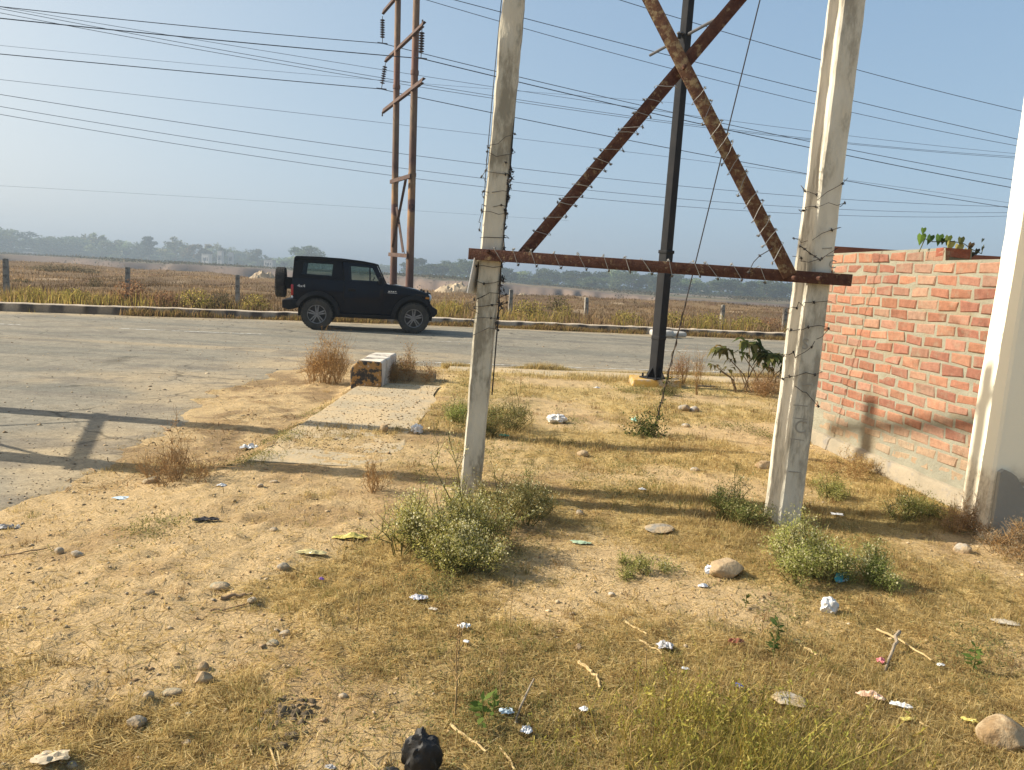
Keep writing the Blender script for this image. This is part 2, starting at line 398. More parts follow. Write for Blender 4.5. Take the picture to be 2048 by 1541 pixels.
# concrete slab over the drain, partly buried in sand
conc = pmat('sandy_concrete', (.41, .33, .21), (.345, .28, .18), 4, .95, .8, 40, c3=(.46, .345, .195), t3=.50, s3=2.5)
P0, P1 = gp(700, 778), gp(868, 771)
m = MB(); n = 24
SL = dict(x0=-2.0, x1=-.98, y0=5.75, y1=10.25, z=.105)
ys = np.linspace(SL['y0'], SL['y1'], 40); V = []
for i, yy in enumerate(ys):
    j = .03*(vnoise(yy*3, 1.3)-.5)+(.012*(vnoise(yy*14, 2.3)-.5)); sx = SL['x0']-.02+j
    V += [(sx, yy, -.12), (sx+.01, yy, SL['z']-.012), (sx+.03, yy, SL['z']), (SL['x1']+.1*vnoise(yy*2, 5.), yy, SL['z']-.004)]
m.add(V, [(4*i+k, 4*i+k+1, 4*i+k+5, 4*i+k+4) for i in range(39) for k in range(3)]+[(3, 2, 1, 0), (156, 157, 158, 159)])
tag(m.build('slab', conc, None, smooth=30), kind='structure')
# the low footpath strip along the road
m = MB(); xs = np.linspace(-1.05, 6.4, 90); V = []
for xx in xs:
    yb = float(y_near(xx))-1.35; yf = float(y_near(xx))-.42; e = .05*(vnoise(xx*2.2, 3.1)-.5)
    V += [(xx, yb+e, -.05), (xx, yb+e, .085), (xx, yf+e*.6, .075), (xx, yf+e*.6, -.05)]
m.add(V, [(4*i+k, 4*i+k+4, 4*i+k+5, 4*i+k+1) for i in range(89) for k in range(3)]+[(0, 1, 2, 3)])
tag(m.build('footpath', conc, None, smooth=30), kind='structure')
# sand drifted over the slab and the path edge
# kerb: painted stones in worn black and white, with a flat top strip
V = []; C = []; Fq = []
xs = np.arange(-34, 30, .11); kz = .24
for i, xx in enumerate(xs):
    yy = float(y_kerb(xx)); j = .03*(vnoise(xx*2.3, 8.)-.5); h = kz+.02*(vnoise(xx*1.1, 6.)-.5)-.025*vnoise(xx*4.7, 3.)
    V += [(xx, yy+j, -.1), (xx, yy+j+.02, h-.02), (xx, yy+.06+j, h), (xx, yy+.42, h), (xx, yy+.46, 0)]
    blk = ((xx/.68+.5*float(vnoise(xx*.35, 4.))) % 1) < .46
    worn = float(vnoise(xx*5, 1.1)); wht = np.array([.50, .43, .34])*(.75+.4*worn); bk = np.array([.035, .03, .027])*(1+2.2*worn)
    face = bk if blk and worn < .88 else lerp(wht, np.array([.24, .165, .095]), .08+.55*S((vnoise(xx*.9, 9.4)-.35)/.2))
    low = lerp(face, np.array([.27, .18, .10]), .6)
    C += [low, face, lerp(face, np.array([.52, .43, .32]), .75), np.array([.48, .39, .28])*(.8+.3*worn), np.array([.3, .22, .13])]
for i in range(len(xs)-1):
    for k in range(4): Fq.append((5*i+k, 5*i+5+k, 5*i+6+k, 5*i+k+1))
o = np_mesh('kerb', V, Fq, attr_mat('kerb_paint', .9, 25, .3, .5, 50, .01), None, C); tag(o, kind='structure')
# ================================================================ far trees, houses, rubble
def tree_proto(seed, kind):
    r = np.random.default_rng(seed); s = Soup(); t = Soup()
    H = 1.0; bark = np.array([.14, .11, .08])
    pal = {'round': [(.060, .085, .035), (.075, .10, .04), (.045, .066, .03), (.095, .115, .05)], 'tall': [(.06, .085, .04), (.08, .10, .045)], 'open': [(.085, .10, .05), (.10, .10, .055)], 'dry': [(.17, .12, .07), (.14, .11, .06)]}[kind]; tone = (.55, 1.5, .85, 1.2, .7, 1.35)[seed % 6]; pal = [tuple(v*tone for v in p_) for p_ in pal]
    if kind == 'palm':
        pal = [(.07, .09, .04)]
    nb = {'round': 15, 'tall': 10, 'open': 13, 'dry': 12}[kind]
    B = []
    for i in range(nb):
        a = r.uniform(0, 2*PI); q = r.uniform(0, 1)**.6
        if kind == 'tall': c = np.array([.10*q*math.cos(a), .10*q*math.sin(a), r.uniform(.2, .92)]); R = .11*(1.15-c[2]*.6)
        else: c = np.array([.36*q*math.cos(a), .36*q*math.sin(a), r.uniform(.30, .84)-.14*q]); R = r.uniform(.10, .21)*(1.0 if kind == 'round' else .72)
        B.append((c, R))
    trunk = [(0, 0, -.03), (.015, .01, .2), (-.01, .02, .42), (0.02, 0, .66)]
    t.add(poly_segs(trunk, .035, .012, 6), bark)
    for c, R in B:
        k = np.array([0, 0, min(.45, c[2]*.6)]); mid = (k+c)/2+np.array([0, 0, .03]); t.add(poly_segs([k, mid, c], .014, .004, 4), bark)
        n = int(150 if kind != 'open' else 80)
        d = unit(r.normal(size=(n, 3)))*np.array([1, 1, .8]); rad = R*r.uniform(.45, 1.08, n)**.7
        P = c+d*rad[:, None]
        s.add(leaves(P, r.uniform(.035, .075, n), .75, .2, r), np.repeat(pick(pal, 1, r, .25)*(1+r.normal(size=(n, 1))*.18), 4, 0).clip(.01, .5))
    if kind == 'round':
        n = 260; P = np.stack([r.normal(0, .24, n), r.normal(0, .24, n), np.abs(r.normal(0, .14, n))+.02], 1)
        s.add(leaves(P, r.uniform(.05, .09, n), .8, .3, r), pick(pal, n, r))
    return t, s
PROTO = {}
def make_tree(kind, seed):
    key = (kind, seed)
    if key not in PROTO:
        t, s = tree_proto(seed, kind); to = t.build('trunk', TWIG); so = s.build('crown', VEG); PROTO[key] = (to.data, so.data)
        for o in (to, so): bpy.data.objects.remove(o)
    return PROTO[key]
def far_tree(px, ytop, wpx, D, kind, seed, name, label, group=None):
    D = D*(2.3 if px < 760 else 2.05); P = at_y(px, 500, D); zb = float(gz(P[0], D, False))-.1
    # height from the top pixel
    T = at_y(px, ytop, D); h = max(2.0, T[2]-zb); w = wpx/FOC*D
    tr, cr = make_tree(kind, seed)
    e = thing(name, label, 'tree', (P[0], D, zb), random.uniform(0, 6.28), group)
    kx = w/(.8 if kind != 'tall' else .3)
    for nm, me in (('trunk', tr), ('crown', cr)):
        o = bpy.data.objects.new(nm, me); link(o, e); o.scale = (kx, kx, h/.95)
    return e
GL = 'trees of the hazy left skyline'; GR = 'trees of the hazy skyline right of the car'
LL = 'blue grey hazy tree in the far tree line at the left'
for i, (px, yt, w, D) in enumerate([(65, 470, 70, 318), (105, 468, 85, 310), (150, 467, 85, 322), (185, 470, 70, 330), (240, 474, 50, 312), (275, 478, 50, 318), (322, 492, 55, 322), (372, 487, 50, 326), (430, 488, 50, 330), (480, 497, 55, 340), (-40, 462, 110, 310), (-120, 466, 100, 330), (545, 513, 50, 345), (655, 521, 60, 350)]):
    far_tree(px, yt, w, D, 'round', 1+i % 4, 'broadleaf_tree', LL, GL)
far_tree(22, 450, 95, 300, 'round', 2, 'broadleaf_tree', 'tall hazy broadleaf tree at the far left edge of the skyline')
far_tree(203, 457, 66, 296, 'open', 5, 'broadleaf_tree', 'tall hazy tree with a lumpy crown, highest of the left tree line')
far_tree(297, 470, 26, 300, 'tall', 6, 'conifer_tree', 'slim pointed hazy tree standing alone between broad crowns at left')
far_tree(350, 466, 62, 298, 'open', 7, 'broadleaf_tree', 'pale smoky tree with rounded top left of the white houses')
far_tree(402, 480, 62, 290, 'dry', 8, 'bare_tree', 'thin brownish tree with sparse crown beside the white houses')
far_tree(446, 482, 40, 290, 'open', 9, 'leaning_tree', 'small dark tree with a leaning top over the white houses')
far_tree(515, 490, 55, 292, 'open', 10, 'broadleaf_tree', 'spiky open crowned tree left of the car spare wheel')
far_tree(617, 484, 66, 262, 'round', 3, 'broadleaf_tree', 'domed grey green tree rising just above the car roof')
far_tree(590, 508, 60, 285, 'round', 1, 'broadleaf_tree', 'low hazy tree partly behind the rear of the car roof')
far_tree(750, 526, 80, 330, 'round', 2, 'broadleaf_tree', 'low hazy tree behind the twin rusty poles', None)
LR = 'grey green hazy tree in the far tree line right of the car'
for i, (px, yt, w, D) in enumerate([(700, 528, 60, 330), (872, 532, 60, 270), (940, 528, 55, 268), (1012, 537, 42, 262), (1050, 548, 60, 275), (1095, 547, 55, 272), (1118, 545, 50, 290), (1160, 548, 60, 262), (1245, 543, 50, 258), (1275, 545, 62, 252), (1312, 550, 50, 262), (1352, 555, 50, 268), (1390, 556, 55, 240), (1420, 570, 50, 250), (1455, 566, 60, 236), (1490, 562, 60, 232), (1520, 566, 60, 240), (1545, 570, 60, 226), (1580, 568, 60, 226), (1610, 572, 60, 240), (1660, 575, 70, 240), (1075, 560, 60, 250), (1190, 560, 55, 246), (1335, 566, 60, 236), (985, 555, 60, 262), (1740, 580, 90, 240)]):
    far_tree(px, yt-5-5*(i % 3), w*1.1, D*.86, 'round', 1+i % 4, 'broadleaf_tree', LR, GR)
far_tree(834, 512, 56, 252, 'round', 4, 'broadleaf_tree', 'square topped hazy tree immediately right of the twin rusty poles')
far_tree(908, 517, 66, 252, 'round', 3, 'broadleaf_tree', 'big rounded hazy tree between the twin poles and the left concrete pole')
far_tree(1212, 536, 72, 240, 'round', 2, 'broadleaf_tree', 'tallest dark tree below the middle of the rusty crossbar')
for i, px in enumerate(range(-70, 580, 23)): far_tree(px+random.uniform(-6, 6), 499+.053*px-random.uniform(2, 17), random.uniform(44, 64), random.uniform(300, 345), 'round', 1+i % 4, 'broadleaf_tree', LL, GL)
for i, px in enumerate(range(700, 1700, 25)): far_tree(px+random.uniform(-7, 7), 537.5+.0547*(px-700)+random.uniform(0, 13), random.uniform(46, 66), random.uniform(215, 275), 'round', 1+i % 4, 'broadleaf_tree', LR, GR)
# scrub on the terraces and floor of the pit: one far mass
r = np.random.default_rng(61); n = 15000; D_ = r.uniform(140, 430, n); X_ = r.uniform(-.8, .62, n)*D_; ok = fbm(X_*.03, D_*.02, 3, 62)+.12*r.random(n) > .50; X_, D_ = X_[ok], D_[ok]; n = len(X_); s = Soup()
for k in range(6):
    P = np.stack([X_+r.normal(size=n)*.8, D_+r.normal(size=n)*.8, gz(X_, D_, False)+r.uniform(.0, .9, n)], 1); s.add(leaves(P, r.uniform(.2, .6, n), .8, .4, r), np.repeat(pick([(.07, .07, .04), (.10, .085, .05), (.055, .06, .035), (.13, .10, .065)], n, r, .25), 4, 0))
tag(s.build('scrub', VEG), 'low scrub over the terraces and floor of the far pit', 'scrub', kind='stuff')
# shrubs on the pit edge
def far_bush(px, pyb, wpx, hpx, name, label, pal, D=None, dens=1.0):
    if D is None: P = gp(px, pyb)
    else: P = at_y(px, pyb, D); P[2] = gz(P[0], D)
    d = depth(P); w = wpx/FOC*d; h = hpx/FOC*d; r = np.random.default_rng(int(px*7+pyb))
    s = Soup(); n = int(700*dens*max(1, w/2.2)); L = min(.13, max(.05, .055*w))
    u = unit(r.normal(size=(n, 3))); u[:, 2] = np.abs(u[:, 2]); q = r.uniform(.25, 1, n)**.6
    Q = u*q[:, None]*np.array([w/2, w/2*.8, h])
    s.add(leaves(Q, r.uniform(.6, 1.3, n)*L, .45, .5, r), pick(pal, n, r, .3)); t = Soup()
    for k in range(14):
        a = u[k]*np.array([w/2, w/2*.8, h])*.9; t.add(poly_segs([(0, 0, -.05), a*.5+np.array([0, 0, h*.08]), a], .012*w, .004*w, 3), (.12, .085, .05))
    e = thing(name, label, 'shrub', P); s.build('foliage', VEG, e); t.build('stem', TWIG, e); return e
DK = [(.09, .085, .045), (.12, .10, .055), (.07, .065, .035)]; OL = [(.20, .17, .06), (.24, .19, .07), (.15, .13, .05)]
far_bush(192, 580, 36, 26, 'shrub', 'dark compact shrub alone in the brown field left of the middle post', DK)
far_bush(128, 549, 150, 13, 'shrub', 'wide low brush near the far edge of the field, left', [(.16, .13, .08), (.20, .15, .09), (.12, .10, .06)], 62, 1.6)
far_bush(42, 572, 50, 14, 'shrub', 'flat grey brown shrub behind the leftmost fence post', DK)
far_bush(1115, 622, 62, 34, 'shrub', 'dark thorny shrub in the field between two posts right of the concrete pole', DK+OL)
far_bush(1300, 606, 70, 32, 'shrub', 'green shrub at the field edge left of the black lamp post', [(.10, .11, .05), (.13, .13, .06)], 82)
far_bush(1408, 612, 34, 16, 'shrub', 'small dark shrub on the pit edge right of the lamp post', DK, 78)
far_bush(1225, 604, 30, 14, 'shrub', 'small dry shrub on the pit edge near the thorny one', DK, 80)
# white houses
hw = pmat('white_wall', (.46, .45, .43), (.36, .34, .32), 2, .9); hd = pmat('dark_opening', (.06, .06, .065)); hr = pmat('roof_slab', (.5, .47, .43), None, 2, .9)
def house(px, pyb, wpx, hpx, D, label, roof=1.0):
    D = D*2.15; P = at_y(px, pyb, D); P[2] = float(gz(P[0], D, False)); w = wpx/FOC*D; h = hpx/FOC*D*1.0; T = at_y(px, pyb-hpx, D)
    h = max(1.5, (T[2]-P[2])*.7); w *= .62
    e = thing('house', label, 'house', P, random.uniform(-.3, .3))
    m = MB(); m.box((0, 0, h/2), (w, w*.7, h)); m.build('wall', hw, e, smooth=0)
    m = MB(); m.box((0, 0, h+.14), (w*1.08, w*.78, .25)); m.build('roof', hr, e, smooth=0)
    for k in (-.28, .05, .3):
        m = MB(); m.box((k*w, -w*.35-.01, h*.55), (w*.13, .12, h*.32)); m.build('window', hd, e, smooth=0)
    m = MB(); m.box((-.1*w, -w*.35-.01, h*.32), (w*.11, .12, h*.64)); m.build('door', hd, e, smooth=0)
for a in [(414, 514, 26, 14, 286, 'white flat roofed house under the thin brownish tree'), (441, 512, 16, 22, 284, 'narrow white house under the small leaning tree'), (462, 514, 14, 20, 286, 'cream white tall house right of the narrow white one'), (540, 524, 30, 10, 280, 'long low white house left of the car'), (1412, 582, 28, 9, 262, 'long white house among trees left of the right concrete pole'), (1446, 588, 14, 8, 246, 'tiny pale house low in the trees near the right pole'), (60, 510, 30, 8, 288, 'low pale house under the tree line at far left')]:
    house(*a)
# rubble heaps
rub = pmat('rubble_stone', (.46, .37, .25), (.36, .28, .19), 1.5, .95, .6, 8, c3=(.28, .21, .14), t3=.58, s3=2)
def heap(px, pyb, wpx, hpx, D, label, seed):
    P = at_y(px, pyb, D); P[2] = float(gz(P[0], D, False))-.15; w = wpx/FOC*D; h = hpx/FOC*D; r = np.random.default_rng(seed); m = MB()
    n = 26; V = []; Fq = []
    for i in range(n+1):
        for j in range(13):
            u = i/n*2-1; v = j/6-1; k = max(0, 1-u*u*.9-v*v); hh = h*1.35*k**.7*(.55+.9*float(vnoise(u*4+seed, v*3))+.4*float(vnoise(u*13, v*9+seed)))
            V.append((u*w/2, v*w*.22, hh))
    for i in range(n):
        for j in range(12): Fq.append((i*13+j, (i+1)*13+j, (i+1)*13+j+1, i*13+j+1))
    m.add(V, Fq)
    for k in range(40):
        u, v = r.uniform(-.9, .9), r.uniform(-1, .3); s = r.uniform(.1, .34)*h
        m.box((u*w/2, v*w*.2, h*(.9*max(.05, 1-u*u-v*v*.8))), (s*1.4, s, s*.8), Matrix.Rotation(r.uniform(0, 3), 3, 'X') @ Matrix.Rotation(r.uniform(0, 3), 3, 'Z'))
    o = m.build('rubble_heap', rub, None, smooth=25); o.location = [float(q) for q in P]; tag(o, label, 'rubble heap'); return o
heap(912, 592, 90, 13, 60, 'pale heap of broken stone in the field right of the car bonnet', 3)
heap(525, 560, 60, 11, 70, 'pale heap of broken stone in the field left of the car spare wheel', 5)
heap(1048, 600, 60, 7, 66, 'low heap of pale stone right of the left concrete pole', 8)
heap(1480, 612, 50, 6, 78, 'low spoil heap on the pit edge left of the right concrete pole', 9)
# ================================================================ the parked black off-roader
def car():
    paintm = pmat('black_car_paint', (.004, .006, .013), (.005, .006, .011), 3, .05, spec=.15, c3=(.020, .017, .013), t3=.68, s3=2.5)
    plast = pmat('black_plastic', (.012, .012, .014), (.020, .019, .019), 9, .55, .1, 150, spec=.08)
    topm = pmat('hardtop_paint', (.007, .008, .011), (.011, .011, .013), 4, .42, .06, 200, spec=.08)
    rub_ = pmat('dusty_tyre', (.028, .026, .024), (.060, .053, .043), 5, .9, .2, 90)
    alloy = pmat('dark_alloy', (.05, .05, .053), (.035, .035, .035), 8, .4, metal=.8); dark = pmat('dark_void', (.008, .008, .009), None, 4, .7)
    face = pmat('machined_alloy', (.26, .26, .27), (.17, .165, .16), 9, .35, metal=.7)
    chrome = pmat('chrome_badge', (.75, .75, .74), None, 4, .25, metal=.6); red = pmat('red_lamp', (.42, .012, .012), (.30, .008, .008), 9, .15, spec=.6); clear = pmat('clear_lamp', (.62, .64, .66), None, 5, .08, spec=.8)
    amber = pmat('amber_lamp', (.55, .2, .02), None, 5, .2)
    glass = glass_mat('car_glass', (.50, .58, .55)); seatm = pmat('seat_cloth', (.02, .02, .021), None, 20, .85)
    plate = pmat('number_plate', (.75, .75, .72), None, 5, .5)
    psi = math.radians(10.3); A = at_z(633, 660, 0.006)
    org = A+np.array([-math.sin(psi), math.cos(psi), 0])*.87
    e = thing('parked_car', 'black two-door off-road car with hard top and rear spare wheel parked across the road', 'car', (org[0], org[1], .010), psi)
    def arc(cx, cz, r, a0, a1, n): return [(cx+r*math.cos(math.radians(a0+(a1-a0)*i/n)), cz+r*math.sin(math.radians(a0+(a1-a0)*i/n))) for i in range(n+1)]
    prof = [(-.60, .66), (-.63, 1.0), (-.63, 1.29), (.68, 1.275), (1.70, 1.245), (2.0, 1.205), (2.55, 1.115), (2.80, 1.055), (2.85, .98), (2.86, .62)]+arc(2.45, .40, .49, 24, 178, 14)+[(1.93, .43), (.52, .43)]+arc(0, .40, .49, 4, 148, 14)
    m = MB(); m.prism(prof, -.76, .76); body = m.build('body', paintm, e, bevel=.022, seg=2, smooth=35)
    m = MB(); m.prism([(1.74, 1.235), (2.0, 1.225), (2.5, 1.145), (2.78, 1.065), (2.80, 1.03), (1.74, 1.17)], -.60, .60); m.build('bonnet', paintm, e, bevel=.03, seg=3)
    m = MB(); m.box((1.15, 0, .42), (3.3, 1.0, .2)); m.box((2.45, 0, .40), (.14, 1.4, .14)); m.box((0, 0, .40), (.14, 1.4, .14)); m.box((1.2, 0, .56), (2.9, 1.35, .12)); m.build('chassis', dark, e)
    for cx in (0, 2.45): m = MB(); m.prism(arc(cx, .40, .495, -8, 188, 14), -.60, .60); m.build('wheel_well', dark, e)
    # roof and hard top
    roof = [(-.60, 1.70), (-.59, 1.80), (-.55, 1.835), (0, 1.845), (.6, 1.835), (1.1, 1.80), (1.42, 1.755), (1.52, 1.725), (1.52, 1.685), (1.1, 1.735), (.5, 1.765), (-.5, 1.74)]
    m = MB(); m.prism(roof, -.69, .69); m.build('roof', topm, e, bevel=.03, seg=3)
    yz = lambda z: .755-.085*(z-1.27)/.48
    for sd in (-1, 1):
        P3 = lambda L: [(x, sd*yz(z), z) for x, z in L]
        m = MB(); m.frame(P3([(-.62, 1.285), (-.585, 1.78), (.58, 1.775), (.66, 1.275)]), P3([(-.40, 1.385), (-.36, 1.675), (.37, 1.675), (.34, 1.365)]), (0, -sd*.045, 0)); m.build('hardtop_side', topm, e, bevel=.008)
        m = MB(); m.frame(P3([(.675, 1.27), (.60, 1.77), (1.45, 1.73), (1.70, 1.245)]), P3([(.80, 1.285), (.775, 1.655), (1.355, 1.635), (1.535, 1.285)]), (0, -sd*.05, 0)); m.frame(P3([(1.285, 1.28), (1.27, 1.66), (1.30, 1.66), (1.325, 1.28)]), P3([(1.295, 1.29), (1.28, 1.65), (1.29, 1.65), (1.315, 1.29)]), (0, -sd*.03, 0)); m.build('window_frame', paintm, e, bevel=.006)
        for L in ([(-.41, 1.38), (-.37, 1.68), (.38, 1.68), (.35, 1.36)], [(.79, 1.28), (.77, 1.66), (1.36, 1.64), (1.55, 1.28)]):
            q = [(x, sd*(yz(z)-.025), z) for x, z in L]; m = MB(); m.add(q, [(0, 1, 2, 3)]); m.build('side_window', glass, e, smooth=0)
        # door
        dl = [(.70, .46), (.66, .80), (.675, 1.262), (1.66, 1.235), (1.66, .80), (1.60, .46)]
        m = MB(); a, b = (.755, .777) if sd > 0 else (-.777, -.755); m.prism(dl, a, b); d = m.build('door', paintm, e, bevel=.008)
        m = MB(); m.box((.86, sd*.79, 1.06), (.15, .03, .035)); m.box((.86, sd*.778, 1.045), (.2, .01, .07)); m.build('handle', plast, d, bevel=.006)
        m = MB(); m.prism([(-.035, -.09), (.055, -.10), (.065, .08), (-.03, .09)], -.10, .10, Matrix.Translation((1.56, sd*.92, 1.33))); m.box((1.57, sd*.80, 1.28), (.05, .12, .04)); m.build('mirror', plast, e, bevel=.02)
        m = MB(); m.box((1.23, sd*.80, .395), (1.28, .17, .055)); m.box((1.23, sd*.885, .41), (1.28, .015, .04)); m.build('side_step', plast, e, bevel=.012)
        for cx, a0, a1 in ((0, -4, 158), (2.45, 12, 186)):
            o_ = arc(cx, .40, .575, a0, a1, 18); i_ = arc(cx, .40, .475, a0, a1, 18); m = MB()
            for k in range(18):
                q = [o_[k], o_[k+1], i_[k+1], i_[k]]; y0, y1 = sd*.72, sd*.895; yo = sd*.86
                V = [(q[0][0], y0, q[0][1]), (q[1][0], y0, q[1][1]), (q[0][0], yo, q[0][1]), (q[1][0], yo, q[1][1]), (q[3][0], y1, q[3][1]), (q[2][0], y1, q[2][1]), (q[3][0], y1-sd*.06, q[3][1]-.0), (q[2][0], y1-sd*.06, q[2][1])]
                m.add(V, [(0, 1, 3, 2), (2, 3, 5, 4), (4, 5, 7, 6)])
            bm_o = m.build('wheel_arch', plast, e, smooth=60)
        m = MB(); m.box((-.625, sd*.70, .975), (.06, .13, .27)); tl = m.build('tail_lamp', red, e, bevel=.015)
        m = MB(); m.box((-.622, sd*.70, .80), (.062, .12, .05)); m.build('reversing_lamp', clear, tl, bevel=.01)
        m = MB(); m.lathe([(0, .06), (.06, .05), (.092, .02), (.095, 0), (.095, -.04)], 20, Matrix.Translation((2.86, sd*.50, .93)) @ Matrix.Rotation(PI/2, 4, 'Y')); m.build('headlight', clear, e)
        m = MB(); m.box((2.79, sd*.80, .93), (.10, .03, .05)); m.build('indicator', amber, e, bevel=.008)
    # windscreen
    W = lambda x, y, z: (x, y, z)
    m = MB(); m.frame([W(1.71, -.72, 1.235), W(1.47, -.655, 1.73), W(1.47, .655, 1.73), W(1.71, .72, 1.235)], [W(1.68, -.655, 1.29), W(1.49, -.60, 1.685), W(1.49, .60, 1.685), W(1.68, .655, 1.29)], (.03, 0, .012)); ws = m.build('windscreen_frame', paintm, e, bevel=.006)
    m = MB(); m.add([W(1.685, -.66, 1.285), W(1.49, -.605, 1.69), W(1.49, .605, 1.69), W(1.685, .66, 1.285)], [(0, 1, 2, 3)]); m.build('windscreen', glass, e, smooth=0)
    m = MB(); m.frame([W(-.63, -.74, 1.28), W(-.595, -.67, 1.79), W(-.595, .67, 1.79), W(-.63, .74, 1.28)], [W(-.63, -.66, 1.34), W(-.60, -.60, 1.74), W(-.60, .60, 1.74), W(-.63, .66, 1.34)], (.04, 0, 0)); m.build('rear_frame', topm, e, bevel=.006)
    m = MB(); m.add([W(-.62, -.67, 1.33), W(-.59, -.61, 1.745), W(-.59, .61, 1.745), W(-.62, .67, 1.33)], [(0, 1, 2, 3)]); m.build('rear_window', glass, e, smooth=0)
    # bumpers
    m = MB(); m.prism([(-.86, .52), (-.87, .72), (-.60, .75), (-.40, .70), (-.42, .55), (-.70, .47)], -.82, .82); m.build('rear_bumper', plast, e, bevel=.03, seg=3)
    m = MB(); m.prism([(2.80, .46), (2.78, .70), (2.98, .69), (3.06, .64), (3.07, .54), (2.98, .44)], -.80, .80); m.box((2.86, 0, .42), (.2, 1.0, .08)); m.build('front_bumper', plast, e, bevel=.03, seg=3)
    m = MB(); m.box((2.86, 0, .90), (.05, .86, .33));
    for k in range(7): m.box((2.89, -.33+.11*k, .90), (.03, .035, .30))
    m.build('grille', plast, e, bevel=.008)
    m = MB()
    for k in (-.55, .55): m.box((2.70, k, 1.10), (.06, .05, .06))
    m.box((2.80, -.70, 1.08), (.03, .03, .10)); m.build('bonnet_catch', plast, e, bevel=.006)
    # interior
    for yy in (-.36, .36):
        m = MB(); m.box((.95, yy, .92), (.50, .48, .16)); m.box((.72, yy, 1.16), (.13, .46, .50), Matrix.Rotation(-.18, 3, 'Y')); m.box((.64, yy, 1.49), (.09, .26, .17)); m.build('seat', seatm, e, bevel=.035, seg=3)
    m = MB(); m.box((.05, 0, .92), (.45, 1.1, .16)); m.box((-.15, 0, 1.14), (.12, 1.1, .42)); m.build('rear_seat', seatm, e, bevel=.03)
    m = MB(); m.box((1.56, 0, 1.13), (.26, 1.36, .24)); m.build('dashboard', seatm, e, bevel=.03)
    m = MB(); T = Matrix.Translation((1.34, -.36, 1.22)) @ Matrix.Rotation(math.radians(-65), 4, 'Y'); m.lathe([(.185+.014*math.cos(a), .014*math.sin(a)) for a in np.linspace(0, 2*PI, 7)[:-1]], 22, T, closed=True); m.box(T @ Vector((0, 0, 0)), (.02, .30, .05)); m.build('steering_wheel', seatm, e)
    # wheels
    def wheel(nm, loc, rz, flip=1):
        w = bpy.data.objects.new(nm, None); link(w, e); w.location = loc; w.empty_display_size = .1
        w.rotation_euler = (PI/2*flip, 0, 0) if rz is None else rz
        pr = [(.235, -.115), (.300, -.128), (.360, -.124), (.388, -.098), (.394, -.05), (.394, .05), (.388, .098), (.360, .124), (.300, .128), (.235, .115)]
        m = MB(); m.lathe(pr, 40, closed=True)
        for k in range(36):
            a = 2*PI*k/36
            for zz in (-.085, -.03, .03, .085):
                aa = a+(.05 if abs(zz) < .05 else 0); m.box((.394*math.cos(aa), .394*math.sin(aa), zz), (.018, .042, .038), Matrix.Rotation(aa, 3, 'Z'))
            for zz in (-.112, .112): m.box((.375*math.cos(a), .375*math.sin(a), zz), (.03, .035, .022), Matrix.Rotation(a, 3, 'Z'))
        m.build('tyre', rub_, w, smooth=30)
        m = MB(); m.lathe([(.238, -.11), (.238, .112), (.226, .118), (.215, .10), (.205, .02), (0, .02)], 40, mi=0)
        for k in range(5):
            for dd in (-.16, .16):
                a = 2*PI*k/5+.31; p0 = Vector((.05*math.cos(a+dd*2.2), .05*math.sin(a+dd*2.2), .085)); p1 = Vector((.225*math.cos(a+dd), .225*math.sin(a+dd), .098)); dv = p1-p0
                m.box((p0+p1)/2, (dv.length, .032, .035), Matrix.Rotation(math.atan2(dv.y, dv.x), 3, 'Z'), mi=1)
        m.lathe([(.0, .105), (.04, .105), (.062, .09), (.065, .04)], 18, mi=1); m.lathe([(.222, .119), (.236, .121), (.240, .114)], 40, mi=1); m.build('rim', [alloy, face], w, smooth=30)
        return w
    for cx in (0, 2.45):
        wheel('wheel', (cx, -.765, .394), None, 1); wheel('wheel', (cx, .765, .394), None, -1)
    sp = wheel('spare_wheel', (-.99, .04, 1.14), (0, -PI/2, 0)); sp.scale = (.97, .97, .95)
    m = MB(); m.box((-.76, .04, 1.13), (.30, .3, .3)); m.build('spare_bracket', dark, e)
    m = MB(); m.box((-.875, -.45, .62), (.012, .34, .12)); m.build('number_plate', plate, e)
    # badges
    tx = text_mesh('4x4', .125, .006); tx.materials.append(chrome); b = bpy.data.objects.new('badge', tx); link(b, e); b.location = (-.50, -.768, 1.055); b.rotation_euler = (PI/2, 0, 0); b.scale = (1.05, .85, 1)
    m = MB()
    for k in range(4): m.box((1.80+.055*k, -.768, 1.055+.006*(k % 2)), (.038, .012, .026-.006*(k % 2)))
    m.box((1.885, -.767, 1.02), (.24, .01, .012)); m.build('wing_badge', chrome, e)
    m = MB(); m.box((.655, -.775, 1.02), (.012, .006, .46)); m.build('door_gap', dark, e)
    return e
def text_mesh(t, size, ext):
    cu = bpy.data.curves.new('lettering', 'FONT'); cu.body = t; cu.size = size; cu.extrude = ext; o = bpy.data.objects.new('lettering', cu); COL.objects.link(o)
    bpy.context.view_layer.update(); me = bpy.data.meshes.new_from_object(o.evaluated_get(bpy.context.evaluated_depsgraph_get())); bpy.data.objects.remove(o); return me
car()
